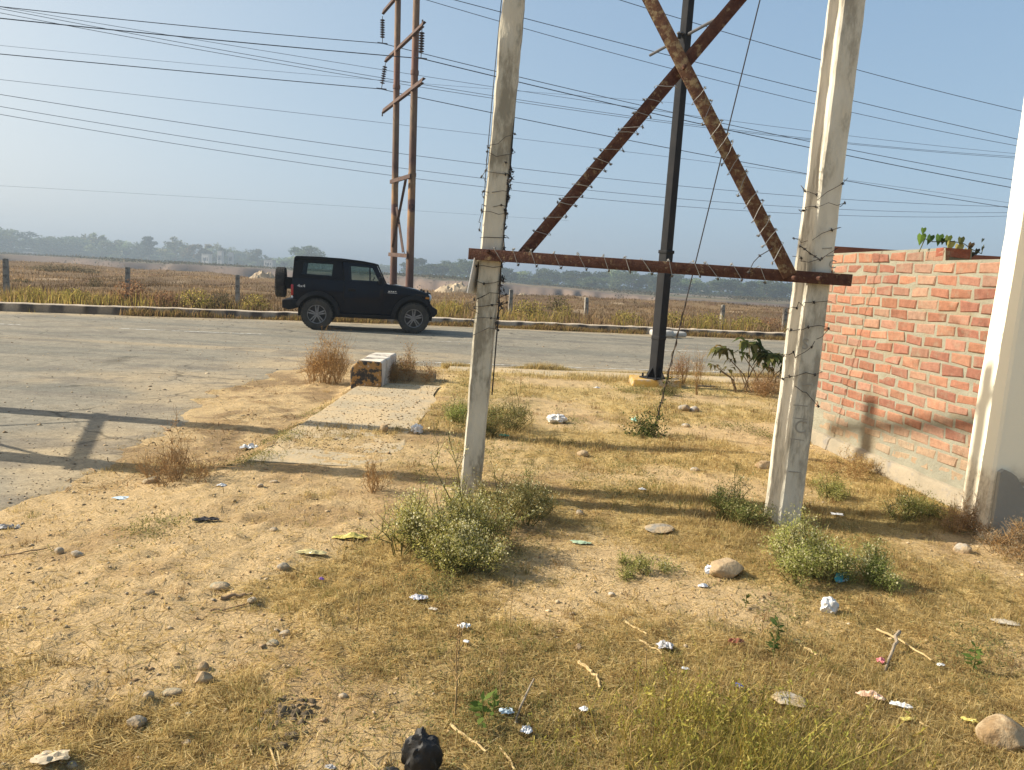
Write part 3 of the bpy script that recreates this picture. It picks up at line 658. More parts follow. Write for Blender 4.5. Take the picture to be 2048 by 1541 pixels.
# ---------------------------------------------------------------- fence posts beyond the kerb
pc = pmat('old_concrete', (.34, .31, .26), (.22, .20, .165), 4, .95, .6, 30, c3=(.12, .105, .085), t3=.55, s3=5)
posts = [(11, 524, 'tall dark concrete fence post at the left edge, beyond the kerb'), (254, 541, 'concrete fence post standing in reddish weeds left of the car'), (475, 556, 'concrete fence post nearest the rear of the black car'), (1022, 585, 'concrete fence post just right of the left concrete pole'), (1174, 601, 'concrete fence post in brown field midway between both concrete poles'), (1446, 616, 'concrete fence post right of the black lamp post'), (1571, 622, 'white-stained concrete fence post beside the right concrete pole')]
for i, (px, yt, lab) in enumerate(posts):
    D = 26.0
    for _ in range(6):
        P = at_y(px, 600, D); D = float(y_kerb(P[0]))+4.4
    T = at_y(px, yt, D); zb = float(gz(P[0], D)); h = T[2]-zb; m = MB()
    m.box((0, 0, h/2), (.15, .15, h+.2), top=(.85, .85))
    m.box((0, 0, h+.06), (.13, .13, .10), top=(.5, .5)); o = m.build('fence_post', pc, None, bevel=.012, noise=.02, nscale=5); o.location = (T[0], D, zb); o.rotation_euler = (random.uniform(-.03, .03), random.uniform(-.02, .03), .2+random.uniform(-.1, .1)); tag(o, lab, 'post', 'concrete fence posts along the far verge')
# ================================================================ concrete twin pole with the rusty X frame
cpole = pmat('pole_concrete', (.60, .555, .44), (.44, .405, .315), 8, .95, 1.0, 26, c3=(.27, .245, .185), t3=.55, s3=8, stretch=(1, 1, .35))
cpole2 = pmat('pole_concrete_pale', (.64, .60, .49), (.49, .455, .36), 8, .95, 1.0, 26, c3=(.33, .30, .235), t3=.56, s3=8, stretch=(1, 1, .35))
rust = pmat('rusty_steel', (.060, .024, .017), (.105, .048, .030), 30, .9, .8, 90, c3=(.24, .17, .09), t3=.61, s3=24)
rust2 = pmat('rusty_steel_flaking', (.080, .032, .020), (.15, .075, .036), 26, .9, .8, 90, c3=(.27, .195, .10), t3=.55, s3=22)
wirem = pmat('barbed_wire_steel', (.075, .065, .055), (.045, .04, .035), 30, .7, metal=.3); wirel = pmat('pale_wire', (.30, .29, .26), (.22, .21, .19), 30, .6, metal=.3)
blackw = pmat('black_cable', (.012, .013, .016), None, 20, .6)
def barb(mb, p, r, size=.012):
    for _ in range(2):
        d = Vector(r.normal(size=3)).normalized()*size; mb.tube([Vector(p)-d, Vector(p)+d], .0022, 4, False)
    mb.tube([Vector(p)-Vector((0, .006, .004)), Vector(p)+Vector((.0, .006, .004))], .006, 5, False)
def wire_path(mb, pts, r, rad=.0026, step=.12, barbs=True, wob=.012):
    pts = [Vector([float(q) for q in p]) for p in pts]; out = []
    for a, b in zip(pts[:-1], pts[1:]):
        n = max(1, int((b-a).length/.05))
        for i in range(n): out.append(a.lerp(b, i/n)+Vector(r.normal(size=3))*wob*(.25 if i == 0 else 1))
    out.append(pts[-1]); mb.tube(out, rad, 4, False); acc = 0
    if barbs:
        for a, b in zip(out[:-1], out[1:]):
            acc += (b-a).length
            if acc > step: acc = 0; barb(mb, b, r)
def pole_frame(name, p):   # returns centre(z), width, depth functions of a leaning tapered pole
    return lambda z: Vector(p[0]).lerp(Vector(p[1]), (z-p[0][2])/(p[1][2]-p[0][2]))
def tapered_pole(root, base, top, w0, d0, w1, d1, mat):
    m = MB(); n = 110; V = []
    for i in range(n+1):
        t = i/n; c = Vector(base).lerp(Vector(top), t); w = lerp(w0, w1, t)/2; d = lerp(d0, d1, t)/2; ch = .012
        for x, y in ((-w+ch, -d), (w-ch, -d), (w, -d+ch), (w, d-ch), (w-ch, d), (-w+ch, d), (-w, d-ch), (-w, -d+ch)):
            zz = c.z; j = .007*(vnoise(zz*7+x*30, y*20, 3)-.5)+.006*(vnoise(zz*23+x*50, y*40, 5)-.5)-.010*max(0, float(vnoise(zz*11+x*9, y*9+3, 8))-.78)*4*(1 if x > 0 else -1); V.append((c.x+x+j, c.y+y+j, c.z))
    Fq = [tuple(range(7, -1, -1)), tuple(n*8+k for k in range(8))]
    for i in range(n):
        for k in range(8): Fq.append((i*8+k, i*8+(k+1) % 8, (i+1)*8+(k+1) % 8, (i+1)*8+k))
    m.add(V, Fq); return m.build('concrete_pole', mat, root, smooth=25)
def angle_bar(mb, a, b, w=.075, t=.008, nrm=(0, -1, 0), flip=1):
    # an L section from a to b: one flange across the view, one going back
    a = Vector([float(q) for q in a]); b = Vector([float(q) for q in b]); d = (b-a).normalized(); n = Vector(nrm); n = (n-d*n.dot(d)).normalized(); s = d.cross(n)*flip
    R = Matrix((d, s, n)).transposed(); L = (b-a).length
    mb.box((a+b)/2, (L, w, t), R); mb.box((a+b)/2+s*(w/2-t/2)-n*(w*.5), (L, t, w), R)
def channel(mb, a, b, w=.075, t=.008, dep=.04, nrm=(0, -1, 0)):
    a = Vector([float(q) for q in a]); b = Vector([float(q) for q in b]); d = (b-a).normalized(); n = Vector(nrm); n = (n-d*n.dot(d)).normalized(); s = d.cross(n)
    R = Matrix((d, s, n)).transposed(); L = (b-a).length
    mb.box((a+b)/2, (L, w, t), R)
    for k in (-1, 1): mb.box((a+b)/2+s*k*(w/2-t/2)-n*(dep/2+t/2), (L, t, dep), R)
YL, YR = 5.08, 4.82                                    # front-face distances of the two poles
r5 = np.random.default_rng(5)
bl = gp(938, 1003); br = gp(1566, 1062)
root = thing('electric_pole', 'pair of concrete poles joined by rusty crossbar and X brace, wrapped in barbed wire', 'electric pole', (bl[0], bl[1], bl[2]))
root.location = (0, 0, 0)
LB = (at_y(938, 1003, YL)[0], YL+.13, -.25); LT = at_y(1027, 0, YL); kk = (6.6+.25)/(LT[2]-at_y(938, 1003, YL)[2]); x0, z0 = at_y(938, 1003, YL)[[0, 2]]
LTop = (x0+(LT[0]-x0)*(6.6-z0)/(LT[2]-z0), YL+.065, 6.6); LBot = (x0+(LT[0]-x0)*(-.25-z0)/(LT[2]-z0), YL+.085, -.25)
tapered_pole(root, LBot, LTop, .138, .17, .148, .13, cpole)
x1, z1 = at_y(1586, 1000, YR)[[0, 2]]; RT_ = at_y(1711, 0, YR)
RTop = (x1+(RT_[0]-x1)*(6.6-z1)/(RT_[2]-z1), YR+.12, 6.6); RBot = (x1+(RT_[0]-x1)*(-.25-z1)/(RT_[2]-z1), YR+.16, -.25)
tapered_pole(root, RBot, RTop, .145, .31, .132, .20, cpole2)
# crossbar
m = MB(); ca = at_y(937, 498+10, YL-.035); cb = at_y(1704, 561, YR-.06); channel(m, ca, cb, .072, .008, .045); m.build('crossbar', rust, root, bevel=.003, noise=.004, nscale=30)
# X braces, behind and in front
def far_on(pxa, pya, pxb, pyb, y): # extend beyond the frame's top
    a = at_y(pxa, pya, y); b = at_y(pxb, pyb, y); return a, a+(b-a)*1.32
yb1 = (YL+YR)/2
m = MB(); a = at_y(1043, 514, YL-.01); b = at_y(1478, 0, YR+.14); b = a+(b-a)*1.35; angle_bar(m, a, b, .078, .008, flip=-1); m.build('diagonal_brace', rust, root, bevel=.003, noise=.004, nscale=30)
m = MB(); a = at_y(1580, 552, YR-.03); b = at_y(1300, 0, YL-.06); b = a+(b-a)*1.35; angle_bar(m, a, b, .088, .008, flip=1); m.build('diagonal_brace', rust2, root, bevel=.003, noise=.004, nscale=30)
m = MB(); cc = LTop; m.box(((LTop[0]+RTop[0])/2, yb1, 6.3), (RTop[0]-LTop[0]+.9, .05, .1)); m.build('top_crossarm', rust, root)
for px, py, y in ((1369, 134, yb1-.06), (1048, 503, YL-.06), (1590, 556, YR-.08), (975, 503, YL-.06), (1640, 557, YR-.08)):
    m = MB(); q = at_y(px, py, y); m.lathe([(0, .02), (.012, .018), (.014, 0), (.014, -.03)], 6, Matrix.Translation([float(v) for v in q]) @ Matrix.Rotation(PI/2, 4, 'X')); m.build('bolt', rust, root, smooth=0)
# barbed wire wound on both poles
def wind(cf, w, d, z0, z1, turns, seed, rad=.0028):
    r = np.random.default_rng(seed); pts = []; n = int(turns*4); m = MB(); zz = z0
    for i in range(n):
        z = z0+(z1-z0)*i/n+r.normal()*.035; k = i % 4; c = cf(z); g = .012
        pts.append((c.x+(-1, 1, 1, -1)[k]*(w/2+g), c.y+(-1, -1, 1, 1)[k]*(d/2+g), z))
    wire_path(m, pts, r, rad, .19); m.build('barbed_wire', wirem, root)
Lc = pole_frame('l', (LBot, LTop)); Rc = pole_frame('r', (RBot, RTop))
wind(Lc, .145, .17, 1.2, 1.70, 5.5, 1, .0020); wind(Lc, .145, .16, 1.84, 2.5, 6.5, 2, .0020); wind(Rc, .145, .30, .95, 1.60, 4.5, 3, .0021); wind(Rc, .142, .29, 1.72, 2.3, 4.5, 4, .0021)
m = MB(); r = np.random.default_rng(9)     # the straggling vertical strand right of the left pole
wire_path(m, [at_y(1021, 320, YL+.02), at_y(1016, 400, YL), at_y(1008, 470, YL+.01), at_y(1002, 560, YL), at_y(999, 600, YL), at_y(1003, 615, YL), at_y(992, 660, YL)], r, .0035, .05, True, .014)
for k in range(26):
    t = r.uniform(0, 1); q = at_y(1021-24*t+r.normal()*4, 320+300*t, YL+r.normal()*.02); barb(m, Vector([float(v) for v in q]), r, .02)
wire_path(m, [at_y(996, 596, YL), at_y(1012, 590, YL-.03), at_y(1014, 606, YL-.03), at_y(1000, 612, YL), at_y(994, 604, YL)], r, .003, .05, True, .01)
wire_path(m, [at_y(968, 590, YL-.02), at_y(950, 600, YL-.05), at_y(931, 606, YL-.04), at_y(940, 622, YL-.05), at_y(958, 628, YL-.02)], r, .0018, 9, False, .012)
m.build('barbed_wire', wirem, root)
# wire wound loosely on the crossbar and the braces
def wind_bar(a, b, w, n, seed, t0=.04, t1=.96, mat=wirel, skew=.5):
    r = np.random.default_rng(seed); a = Vector([float(q) for q in a]); b = Vector([float(q) for q in b]); d = (b-a).normalized(); nv = Vector((0, -1, 0)); nv = (nv-d*nv.dot(d)).normalized(); s = d.cross(nv); m = MB(); path = []; bs = []
    for i in range(n):
        t = lerp(t0, t1, (i+.5)/n)+r.normal()*.010; c = a.lerp(b, t); sk = d*(w*skew*r.uniform(.4, 1.3)); e = r.uniform(.54, .68)
        path += [c-s*(w*e)-sk-nv*.03, c-s*(w*.53)-sk*.8+nv*.012, c+s*(w*.53)+sk*.8+nv*.012, c+s*(w*r.uniform(.54, .70))+sk-nv*.03, c+s*w*.3+sk*1.5-nv*.075]
        if r.random() < .75: bs.append(path[-5])
        if r.random() < .75: bs.append(path[-2])
    wire_path(m, path, r, .0022, 9, False, .003)
    for q in bs: barb(m, q, r, .012)
    m.build('barbed_wire', mat, root)
wind_bar(ca, cb, .075, 13, 21, .05, .80)
a1, b1 = at_y(1049, 506, YL-.02), at_y(1350, 152, yb1); wind_bar(a1, b1, .085, 13, 22, .1, .97)
a2, b2 = at_y(1580, 552, YR-.05), at_y(1385, 160, yb1-.03); wind_bar(a2, b2, .095, 12, 23, .08, .95)
m = MB(); r = np.random.default_rng(31); wire_path(m, [at_y(1544, 498, YR-.05), at_y(1520, 512, YR-.08), at_y(1507, 525, YR-.08), at_y(1497, 545, YR-.08)], r, .003, .07, True, .004); wire_path(m, [at_y(1612, 500, YR-.2), at_y(1600, 492, YR-.22), at_y(1640, 520, YR-.1)], r, .003, .04, True, .004); m.build('barbed_wire', wirem, root)
# cables running down the left pole and the edge-on plate
m = MB(); m.tube([at_y(1046, -260, YL+.08), at_y(1049, 0, YL+.05), at_y(1034, 160, YL+.03), at_y(1021, 330, YL), at_y(1003, 500, YL+.02), at_y(996, 640, YL), at_y(984, 790, YL)], .005, 6); m.tube([at_y(1003, 0, YL+.02), at_y(986, 180, YL+.02), at_y(972, 340, YL+.01), at_y(966, 440, YL+.02)], .0028, 5); m.build('cable', blackw, root)
m = MB(); q0 = at_y(957, 518, YL+.05); q1 = at_y(944, 588, YL+.05); mid = (q0+q1)/2; m.box(mid, (.006, .20, abs(q0[2]-q1[2])), Matrix.Rotation(.16, 3, 'Y') @ Matrix.Rotation(-.25, 3, 'Z')); pl = m.build('sign_plate', pmat('enamel_plate', (.72, .71, .68), (.60, .58, .54), 4, .5), root)
# marks pressed into the front face of the right pole
cm = pmat('pressed_mark', (.36, .335, .275), None, 8, .95)
for t, px, py, sz in (('C', 1597, 858, .085), ('S', 1613, 690, .07), ('C', 1668, 526, .05)):
    me = text_mesh(t, sz*1.4, .002); me.materials.append(cm); o = bpy.data.objects.new('pressed_mark', me); link(o, root); q = at_y(px, py, YR-.026); o.location = (q[0]-.02, Rc(q[2]).y-lerp(.31, .20, (q[2]+.25)/6.85)/2-.0015, q[2]-.03); o.rotation_euler = (PI/2, .05, 0)
for px, py, L in ((1600, 838, .09), (1596, 880, .10), (1602, 812, .09), (1590, 945, .08), (1655, 497, .06), (1662, 512, .05), (1614, 770, .06)):
    m = MB(); q = at_y(px, py, YR); m.box((q[0], Rc(q[2]).y-lerp(.31, .20, (q[2]+.25)/6.85)/2-.001, q[2]), (L, .004, .006), Matrix.Rotation(random.uniform(-.15, .15), 3, 'Y')); m.build('pressed_mark', cm, root)

# ---------------------------------------------------------------- a second twin pole, standing just outside the frame, whose shadow crosses the track
r2 = thing('electric_pole', 'second pair of concrete poles left of view, casting two long shadows on the track', 'electric pole', (0, 0, 0))
SX = -6.95
SX2 = -6.2
for xx, yy in ((SX2, 6.05), (SX, 7.76)): tapered_pole(r2, (xx, yy, -.2), (xx, yy, 7.3), .14, .28, .12, .18, cpole)
for zz, k0, k1, w in ((1.95, -.12, 1.12, .09), (7.13, -.55, 1.4, .10)):
    pa = Vector((SX2-.12, 6.05, zz)); pb_ = Vector((SX-.12, 7.76, zz)); m = MB(); channel(m, pa.lerp(pb_, k0), pa.lerp(pb_, k1), w*.8, .008, .045, (-1, 0, 0)); m.build('crossbar', rust, r2)
for a, b in (((SX2-.1, 6.05, 1.9), (SX-.1, 7.62, .1)), ((SX+.1, 7.62, 1.9), (SX2+.1, 6.05, .1))):
    m = MB(); angle_bar(m, a, b, .03, .006, (-1, 0, 0)); m.build('diagonal_brace', rust, r2)

# ---------------------------------------------------------------- far rusty tubular twin pole with crossarms
tube_m, nt, N, L, b = _nodes('rusty_tube_with_bands'); co = coords(N, L); sp = N.new('ShaderNodeSeparateXYZ'); L.new(co, sp.inputs[0])
nz = noise(N, L, co, 3, 6); mth = N.new('ShaderNodeMath'); mth.operation = 'MULTIPLY_ADD'; mth.inputs[1].default_value = .5; L.new(nz, mth.inputs[0]); L.new(sp.outputs[2], mth.inputs[2])
mp = N.new('ShaderNodeMapRange'); mp.inputs['From Max'].default_value = 15; L.new(mth.outputs[0], mp.inputs[0])
R1 = (.075, .030, .021); OC = (.25, .135, .055); DKR = (.09, .035, .025); YE = (.42, .30, .12)
rp = ramp(N, [(0, R1), (.13, (.085, .035, .024)), (.18, (.17, .09, .045)), (.24, (.20, .10, .06)), (.25, OC), (.285, OC), (.29, DKR), (.315, DKR), (.32, OC), (.355, OC), (.36, (.26, .16, .07)), (.42, (.085, .035, .024)), (.55, (.15, .095, .05)), (.68, (.14, .055, .035)), (.8, (.19, .115, .06)), (1, R1)])
L.new(mp.outputs[0], rp.inputs[0]); r2p = ramp(N, [(.3, (.65, .65, .65)), (.7, (1.35, 1.35, 1.35))]); L.new(noise(N, L, coords(N, L, (3, 3, .8)), 3, 7), r2p.inputs[0]); L.new(mixc(N, L, rp.outputs[0], r2p.outputs[0], 1, 'MULTIPLY'), b.inputs['Base Color']); b.inputs['Roughness'].default_value = .75
arm_m = pmat('dark_rust_arm', (.06, .036, .03), (.10, .06, .042), 5, .85); ins_m = pmat('insulator_glaze', (.05, .035, .03), None, 5, .25, spec=.6)
D1, D2 = 34.8, 32.2
tw = thing('power_pole', 'two tall rusty steel tube poles side by side with slanting crossarms behind the car', 'power pole')
def tubep(D, pb, pt, wpx):
    a = at_y(*pb, D); b = at_y(*pt, D); k = (0-a[2])/(b[2]-a[2]); base = a+(b-a)*((.0-a[2])/(b[2]-a[2])); top = a+(b-a)*((15.3-a[2])/(b[2]-a[2]))
    r0 = wpx/2/FOC*D; m = MB(); n = 8; m.tube([(0, 0, -.3)]+[tuple((top-base)*(i/n)) for i in range(1, n+1)], [r0*1.06]+[r0*lerp(1, .78, i/n) for i in range(1, n+1)], 14)
    for f in (.36, .62): c = (top-base)*f; m.tube([tuple(c-np.array([0, 0, .08])), tuple(c+np.array([0, 0, .08]))], r0*1.02, 14)
    o = m.build('pole', tube_m, tw, smooth=40); o.location = [float(v) for v in base]; return o, base, top
pA, bA, tA = tubep(D1, (787, 560), (796, 0), 14.0); pB, bB, tB = tubep(D2, (819, 565), (833, 0), 15.6)
me = text_mesh('12', .30, .004); me.materials.append(blackw); o = bpy.data.objects.new('pole_number', me); link(o, tw); q = at_y(815, 419, D2-.20); o.location = [float(v) for v in q]; o.rotation_euler = (PI/2, 0, .2)
DL, DR = 37.0, 30.9
for (xa, ya_, xb, yb_) in ((765, 222, 845, 160), (770, 120, 846, 47), (765, 24, 850, -76), ):
    m = MB(); a = at_y(xa, ya_, DL-.25); b = at_y(xb, yb_, DR-.25); channel(m, a, b, .20, .02, .09, (0, -1, .12)); m.build('crossarm', arm_m, tw)
for (xa, ya_, xb, yb_, w) in ((780, 364, 820, 352, .16), (777, 509, 814, 512, .16)):
    m = MB(); a = at_y(xa, ya_, D1-.35); b = at_y(xb, yb_, D2-.35); channel(m, a, b, w, .02, .07); m.build('cross_tie', arm_m, tw)
m = MB(); angle_bar(m, at_y(785, 495, D1-.25), at_y(811, 360, D2-.25), .09, .02); m.build('diagonal_brace', arm_m, tw)
m = MB(); angle_bar(m, at_y(806, 505, D2-.25), at_y(793, 415, D1-.25), .09, .02); m.build('diagonal_brace', arm_m, tw)
def insulator(px0, py0, px1, py1, D, n=8):
    a = Vector([float(v) for v in at_y(px0, py0, D)]); b = Vector([float(v) for v in at_y(px1, py1, D)]); m = MB(); d = b-a
    q = d.to_track_quat('Z', 'Y').to_matrix().to_4x4(); m.tube([a, b], .018, 6)
    for i in range(n):
        c = a.lerp(b, .15+.62*i/(n-1)); m.lathe([(0, -.03), (.10, -.02), (.115, .0), (.05, .035), (0, .04)], 10, Matrix.Translation(c) @ q)
    m.tube([b-Vector((.22, .06, 0)), b+Vector((.22, .06, 0))], .028, 6); m.build('insulator', ins_m, tw)
insulator(765, 33, 765, 87, DL-.2); insulator(771, 127, 763, 178, DL-.2); insulator(844, 58, 842, 117, DR-.2)
m = MB()
for (a, b, D) in (((765, 225), (764.5, 233), DL), ((842, 160), (842, 170), DR), ((845, 40), (845, 50), DR)): m.tube([at_y(*a, D), at_y(*b, D)], .035, 6)
m.build('wire_clamp', ins_m, tw)

# ---------------------------------------------------------------- black lamp post on a yellow plinth
lp = gp(1309, 772); DLp = float(lp[1])
post = pmat('black_post_paint', (.024, .025, .027), (.032, .032, .033), 5, .7, .05, 60, spec=.03); yel = pmat('yellow_plinth_paint', (.44, .27, .06), (.34, .20, .05), 5, .9, .4, 30, c3=(.36, .30, .22), t3=.54, s3=6); galv = pmat('galvanised_rod', (.10, .10, .105), (.07, .07, .075), 6, .5, metal=.3)
e = thing('lamp_post', 'tall square black steel lamp post on a yellow painted plinth', 'lamp post', lp)
lean = Vector([float(v) for v in (at_y(1374, 30, DLp)-at_y(1309, 765, DLp))]); lean = lean/lean.z
RZ = Matrix.Rotation(math.radians(37), 3, 'Z')
m = MB(); m.box((.0, .02, .03), (.74, .5, .17), top=(.96, .94)); m.build('plinth', yel, e, bevel=.02, noise=.03, nscale=6)
m = MB(); m.box((0, 0, .124), (.34, .34, .022), RZ)
for k in range(4):
    M = Matrix.Rotation(k*PI/2+math.radians(37), 4, 'Z') @ Matrix.Translation((.07, 0, .135)); m.prism([(0, 0), (.11, 0), (.105, .03), (0, .16)], -.008, .008, M)
for k in range(4):
    a = k*PI/2+math.radians(82); m.tube([(.19*math.cos(a), .19*math.sin(a), .13), (.19*math.cos(a), .19*math.sin(a), .185)], .016, 6)
m.build('base_plate', post, e, bevel=.003)
def sq(z0, z1, w0, w1, nm):
    m = MB(); V = []
    for z, w in ((z0, w0), (z1, w1)):
        for x, y in ((-1, -1), (1, -1), (1, 1), (-1, 1)):
            v = RZ @ Vector((x*w/2, y*w/2, 0)); V.append(v+lean*z)
    m.add(V, [(3, 2, 1, 0), (4, 5, 6, 7), (0, 1, 5, 4), (1, 2, 6, 5), (2, 3, 7, 6), (3, 0, 4, 7)]); return m.build(nm, post, e, bevel=.012, seg=3)
zc = at_y(1330, 505, DLp)[2]-lp[2]; zr = at_y(1317, 676, DLp)[2]-lp[2]
sq(.135, zc, .150, .150, 'lower_post'); sq(zc-.02, zc+.03, .172, .172, 'collar'); sq(zr-.03, zr+.03, .162, .162, 'collar'); sq(zc, 7.2, .132, .118, 'upper_post')
rodc = lean*(at_y(1371, 72, DLp)[2]-lp[2]); ra = Vector([float(v) for v in (at_y(1300, 111, DLp+.75)-lp)]); rb = Vector([float(v) for v in (at_y(1446, 31, DLp-.75)-lp)])
m = MB(); m.tube([ra, rodc, rb], .022, 8); m.lathe([(0, .0), (.05, 0), (.05, .02), (0, .02)], 8, Matrix.Translation(rodc+Vector((-.09, -.07, 0)))); m.build('banner_rod', galv, e)
m = MB(); m.box(rodc+Vector((-.1, -.08, -.03)), (.05, .05, .07)); m.build('rod_bracket', post, e)
m = MB(); h = lean*7.2; m.box(h+Vector((0, .35, .06)), (.22, 1.0, .09)); m.build('lamp_head', post, e, bevel=.02)

# ---------------------------------------------------------------- stay wire with a creeper
s0 = gp(1307, 868); s1 = at_y(1520, 0, 6.75); s2 = s0+(s1-s0)*1.95
m = MB(); m.tube([s0-(s1-s0)*.02, s0+(s1-s0)*.25, s0+(s1-s0)*.6, s1, s2], .0055, 6); sw = m.build('stay_wire', pmat('stay_wire_steel', (.05, .045, .045), None, 30, .7, metal=.3), None); tag(sw, 'long thin slanting stay wire rising from the lawn past the lamp post', 'stay wire')
vine = thing('vine', 'small dark creeper climbing the foot of the slanting stay wire', 'vine'); d = (s1-s0); m = MB()
pts = [s0+d*(t*.36)+np.array([.018*math.cos(t*46), .018*math.sin(t*46), 0])*(1.3-t) for t in np.linspace(0, 1, 60)]; m.tube(pts, .005, 5); m.build('creeper_stem', pmat('creeper_bark', (.12, .09, .06), (.08, .06, .045), 20, .9), vine)
# ================================================================ brick wall, plastered pillar, parapet block
wa = gp(1597, 873); wb = gp(1962, 1033)               # foot of the wall, far end and near end
wdir = Vector((wb[0]-wa[0], wb[1]-wa[1], 0)); WL = wdir.length+.25; wdir.normalize()
bw = thing('brick_wall', 'low orange-red brick wall with thick pale mortar and dusty foot, right of the poles', 'wall', (wa[0], wa[1], .08), math.atan2(wdir.y, wdir.x))
# local x runs from the far end towards the viewer, local y = away from the visible face ... visible face looks to local -y
brick_m = attr_mat('fired_brick', .95, 22, .28, .7, 60, .008, .12)
_N = brick_m.node_tree.nodes; _L = brick_m.node_tree.links; _b = _N['Principled BSDF']; _c = _b.inputs['Base Color'].links[0].from_socket; _co = coords(_N, _L)
_r = ramp(_N, [(.52, (0, 0, 0)), (.66, (.5, .5, .5))]); _L.new(noise(_N, _L, _co, 8, 8, .7), _r.inputs[0]); _L.new(mixc(_N, _L, _c, (.255, .225, .16), _r.outputs[0]), _b.inputs['Base Color']); _r3 = ramp(_N, [(.56, (1, 1, 1)), (.72, (.55, .52, .48))]); _L.new(noise(_N, _L, _co, 2.6, 7, .65), _r3.inputs[0]); _L.new(mixc(_N, _L, _b.inputs['Base Color'].links[0].from_socket, _r3.outputs[0], 1, 'MULTIPLY'), _b.inputs['Base Color'])
mort = pmat('lime_mortar', (.27, .255, .19), (.215, .205, .155), 5, .95, .8, 35, c3=(.25, .21, .14), t3=.55, s3=2.5, bdist=.012)
rb_ = np.random.default_rng(12)
# the face is at local y = 0 and the outside is -y after mirroring: decide the sign so that it faces the track
nrm = Vector((0, 0, 1)).cross(wdir); sgn = -1 if nrm.x > 0 else 1   # local +y is nrm
bh, bg = .071, .023; V = []; Fq = []; C = []; step = bh+bg
ztop0 = at_y(1885, 498, (wa+(wb-wa)*.68)[1])[2]-.08
rows = int(round((ztop0-.20)/step)); step = (ztop0-.20)/rows; bh = step-bg
def add_brick(x0, x1, z0, z1, y1, col, back=.05):
    n = len(V); j = rb_.normal(size=(8,))*.006; k = .008
    o = sgn
    pts = [(x0+j[0], 0-o*back, z0), (x1+j[1], 0-o*back, z0), (x1, 0-o*back, z1), (x0, 0-o*back, z1)]
    f = [(x0+k+j[0], o*y1, z0+k+j[1]), (x1-k+j[2], o*(y1+j[3]*.6), z0+k+j[4]), (x1-k+j[5], o*y1, z1-k+j[6]), (x0+k+j[7], o*(y1+j[2]*.5), z1-k+j[0])]
    mid = [(x0+j[0], o*(y1-.006), z0+j[1]), (x1+j[2], o*(y1-.006), z0+j[4]), (x1+j[5], o*(y1-.006), z1+j[6]), (x0+j[7], o*(y1-.006), z1+j[0])]
    V.extend(pts+mid+f); C.extend([col]*12)
    for a in range(4):
        b2 = (a+1) % 4; Fq.append((n+a, n+b2, n+4+b2, n+4+a)); Fq.append((n+4+a, n+4+b2, n+8+b2, n+8+a))
    Fq.append((n+8, n+9, n+10, n+11)); Fq.append((n+3, n+2, n+1, n))
pal = np.array([(0.289, 0.134, 0.083), (0.313, 0.150, 0.091), (0.272, 0.127, 0.081), (0.321, 0.165, 0.104), (0.283, 0.143, 0.099), (0.247, 0.112, 0.077), (0.305, 0.165, 0.113)])
def _px(t):
    q = wa+(wb-wa)*t; v = np.array([q[0], q[1], 1.95])-CAM; return CX+FOC*(v @ RT)/(v @ FW)
xstep = min((abs(_px(t)-1885), t) for t in np.linspace(.3, 1, 141))[1]*(WL-.25)
for rI in range(rows):
    z0 = .20+rI*step; off = (0 if rI % 2 else .118)+rb_.normal()*.012; x = -.25+off
    top_row = rI == rows-1
    while x < WL+.1:
        L = .222+rb_.normal()*.006; x1 = min(x+L, WL+.1)
        if x1 > 0 and not (top_row and x > xstep):
            c = pal[rb_.integers(0, len(pal))]*(1+rb_.normal()*.10); dusty = S((.86-z0-.35*float(vnoise(x*2.2, z0*3, 2)))/.5)
            c = lerp(c, np.array([.31, .235, .15]), .92*dusty); c = lerp(c, np.array([.30, .235, .17]), .35*float(vnoise(x*3, z0*6, 6) > .72))
            y1 = .005+abs(rb_.normal())*.003-.002*dusty
            add_brick(max(x, 0), x1, z0, z0+bh+rb_.normal()*.002, y1, np.clip(c, .02, .8))
        x = x1+bg+abs(rb_.normal())*.006
np_mesh('brickwork', V, Fq, brick_m, bw, C)
# mortar core, uneven
m = MB(); nx, nz = 130, 90; Vv = []; Ff = []
for i in range(nx+1):
    for j in range(nz+1):
        x = WL*i/nx; zt = ztop0 if x < xstep+.02 else ztop0-step; z = -.2+(zt+.2)*j/nz
        d = .012*(fbm(x*9, z*9, 3, 5)-.5)+.0045*S((.62-z+.2*(vnoise(x*2, 1.)-.5))/.25)+.0005
        Vv.append((x, sgn*d, z))
for i in range(nx):
    for j in range(nz): Ff.append((i*(nz+1)+j, (i+1)*(nz+1)+j, (i+1)*(nz+1)+j+1, i*(nz+1)+j+1))
m.add(Vv, Ff)
m.box((xstep/2, -sgn*.125, (ztop0-.2)/2), (xstep, .23, ztop0+.2-.01)); m.box(((xstep+WL)/2+.002, -sgn*.125, (ztop0-.2-step)/2), (WL-xstep, .23, ztop0+.2-step-.01)); m.build('mortar', mort, bw, smooth=0)
